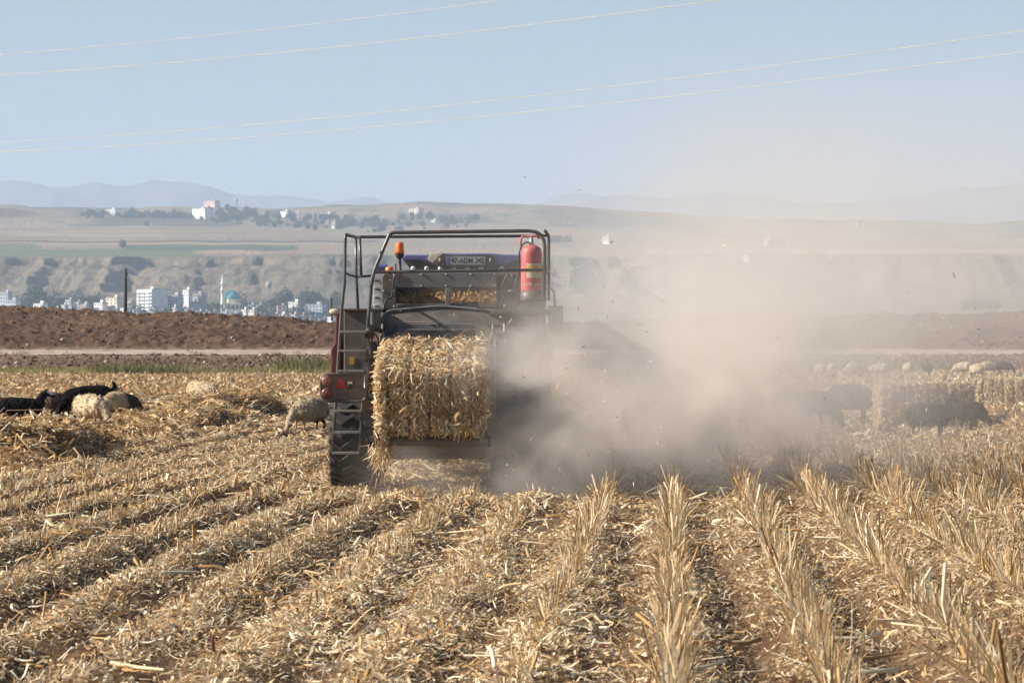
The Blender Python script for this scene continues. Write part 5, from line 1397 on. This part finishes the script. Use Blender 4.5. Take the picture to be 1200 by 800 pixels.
# ------------------------------------------------------------------ dust and flying chaff
def dust():
    m = bpy.data.materials.new('dust_volume'); m.use_nodes = True; nt = m.node_tree
    nt.nodes.remove(nt.nodes['Principled BSDF'])
    N = nt.nodes.new; Lk = nt.links.new
    def math_(op, a, b=None, c=None, clamp=False):
        n = N('ShaderNodeMath'); n.operation = op; n.use_clamp = clamp
        for i, v in enumerate((a, b, c)):
            if v is None: continue
            if isinstance(v, (int, float)): n.inputs[i].default_value = v
            else: Lk(v, n.inputs[i])
        return n.outputs[0]
    def ss(v, a, b):
        n = N('ShaderNodeMapRange'); n.interpolation_type = 'SMOOTHSTEP'
        Lk(v, n.inputs[0])
        for i, q in ((1, a), (2, b)):
            if isinstance(q, (int, float)): n.inputs[i].default_value = q
            else: Lk(q, n.inputs[i])
        return n.outputs[0]
    tc = N('ShaderNodeTexCoord'); sep = N('ShaderNodeSeparateXYZ')
    ns = N('ShaderNodeTexNoise'); ns.inputs['Scale'].default_value = .5; ns.inputs['Detail'].default_value = 3; ns.inputs['Roughness'].default_value = .6; ns.inputs['Distortion'].default_value = .9
    Lk(tc.outputs['Object'], ns.inputs['Vector']); Lk(tc.outputs['Object'], sep.inputs[0])
    x, y, z = sep.outputs; nz = ns.outputs['Fac']
    d = math_('SUBTRACT', nz, .5)
    # billows push the edges about
    xw = math_('MULTIPLY_ADD', d, 2.6, x); zw = math_('MULTIPLY_ADD', d, 3.2, z); yw = math_('MULTIPLY_ADD', d, 3.0, y)
    n2 = N('ShaderNodeTexNoise'); n2.inputs['Scale'].default_value = 1.5; n2.inputs['Detail'].default_value = 3; n2.inputs['Roughness'].default_value = .6; n2.inputs['Distortion'].default_value = 1.1
    Lk(tc.outputs['Object'], n2.inputs['Vector']); fine = math_('MULTIPLY_ADD', ss(n2.outputs['Fac'], .33, .67), 1.35, .30)
    left = ss(xw, math_('MULTIPLY_ADD', ss(y, 39.0, 40.5), .55, -0.55), math_('MULTIPLY_ADD', ss(y, 39.0, 40.5), 1.6, 0.9))
    top = math_('MULTIPLY_ADD', x, .14, 3.3); low = math_('MULTIPLY', top, .15)
    vert = math_('SUBTRACT', 1.0, ss(zw, low, top))
    front = ss(yw, math_('MULTIPLY_ADD', ss(x, .3, 1.6), -1.7, 37.6), math_('MULTIPLY_ADD', ss(x, .3, 1.6), -1.2, 39.4)); front = math_('MULTIPLY', front, math_('MAXIMUM', ss(y, 36.8, 38.2), ss(z, .25, .9))); back = math_('SUBTRACT', 1.0, ss(yw, 41.0, 51.0))
    fall = math_('MULTIPLY_ADD', ss(x, 1.6, 5.2), -.97, 1.0)
    core = math_('MULTIPLY', math_('MULTIPLY', left, vert), math_('MULTIPLY', math_('MULTIPLY', front, back), fall))
    bil = ss(nz, .34, .66)
    core = math_('MULTIPLY', math_('MULTIPLY', core, math_('MULTIPLY', math_('MULTIPLY_ADD', bil, 1.3, .15), math_('MULTIPLY', fine, math_('MULTIPLY_ADD', ss(z, .0, .9), .5, .5)))), DUST)
    # low dust blown out beneath the bale
    gx = math_('POWER', math_('DIVIDE', math_('SUBTRACT', x, -.50), 0.66), 2.0); gy = math_('POWER', math_('DIVIDE', math_('SUBTRACT', y, 38.2), 0.9), 2.0); gz_ = math_('POWER', math_('DIVIDE', math_('SUBTRACT', z, .25), .42), 2.0)
    g = math_('POWER', 2.718, math_('MULTIPLY', math_('ADD', math_('ADD', gx, gy), gz_), -1.0))
    g = math_('MULTIPLY', math_('MULTIPLY', g, bil), 2.3)
    def puff(cx, cy_, cz, rx, ry, rz, amp):
        ex = [math_('POWER', math_('DIVIDE', math_('SUBTRACT', v, c), r), 2.0) for v, c, r in ((xw, cx, rx), (yw, cy_, ry), (zw, cz, rz))]
        e = math_('POWER', 2.718, math_('MULTIPLY', math_('ADD', math_('ADD', ex[0], ex[1]), ex[2]), -1.0))
        return math_('MULTIPLY', math_('MULTIPLY', e, math_('MULTIPLY', math_('MULTIPLY_ADD', bil, 1.2, .1), fine)), amp)
    g = math_('ADD', g, math_('ADD', puff(.42, 37.15, .75, .62, .75, .85, 3.0), math_('ADD', puff(2.6, 36.5, 1.35, 1.5, .85, 1.05, .85), puff(3.4, 44.5, 2.9, 2.6, 5.0, 1.4, .10))))
    veil = math_('MULTIPLY', math_('MULTIPLY', math_('MULTIPLY', ss(xw, .0, 4.0), math_('MULTIPLY_ADD', ss(z, .8, 2.6), .88, .12)), math_('SUBTRACT', 1.0, ss(zw, 2.0, 6.4))), math_('MULTIPLY', math_('MULTIPLY', ss(y, 40, 46), math_('SUBTRACT', 1.0, ss(y, 55, 63))), VEIL))
    dens = math_('MULTIPLY', math_('ADD', math_('ADD', core, g), veil), math_('SUBTRACT', 1.0, ss(x, 9.0, 14.0)))
    pv = N('ShaderNodeVolumePrincipled'); pv.inputs['Color'].default_value = (.88, .83, .772, 1); pv.inputs['Anisotropy'].default_value = .15
    Lk(dens, pv.inputs['Density']); Lk(pv.outputs[0], nt.nodes['Material Output'].inputs['Volume'])
    m.cycles.volume_step_rate = .32
    m.cycles.homogeneous_volume = False
    o = MB().box((-2.6, 34.2, -.35), (14.5, 63.5, 7.6)).build('dust_cloud', m); tag(o, kind='stuff')
DUST, VEIL = .48, .054
dust()
def chaff():
    n = 1500
    Y = rng.uniform(35.6, 41, n); px = np.where(rng.uniform(0, 1, n) < .65, rng.uniform(455, 780, n), rng.uniform(455, 1150, n))
    X = (px-600)/F*Y; Z = np.abs(rng.normal(0, 1, n))*1.15 + .05
    inside = (X > -1.95) & (X < .35) & (Y > 38.2); k = ~inside & ~((px > 495) & (px < 595) & (HZ-(Z-CAMH)/Y*F < 322)); X, Y, Z = X[k], Y[k], Z[k]; n = len(X)
    V, Fq, m = strips(np.stack([X, Y, Z], 1), rng.normal(0, 1, (n, 3)), rng.lognormal(math.log(.021), .55, n), rng.lognormal(math.log(.012), .4, n), .15, .6)
    o = np_mesh('flying_chaff', V, Fq, M['chaff'], np.repeat(tones(n, [6, 5, 8, 2, 1, 1.5, 9, 3, 0]), m, 0)); tag(o, kind='stuff')
chaff()
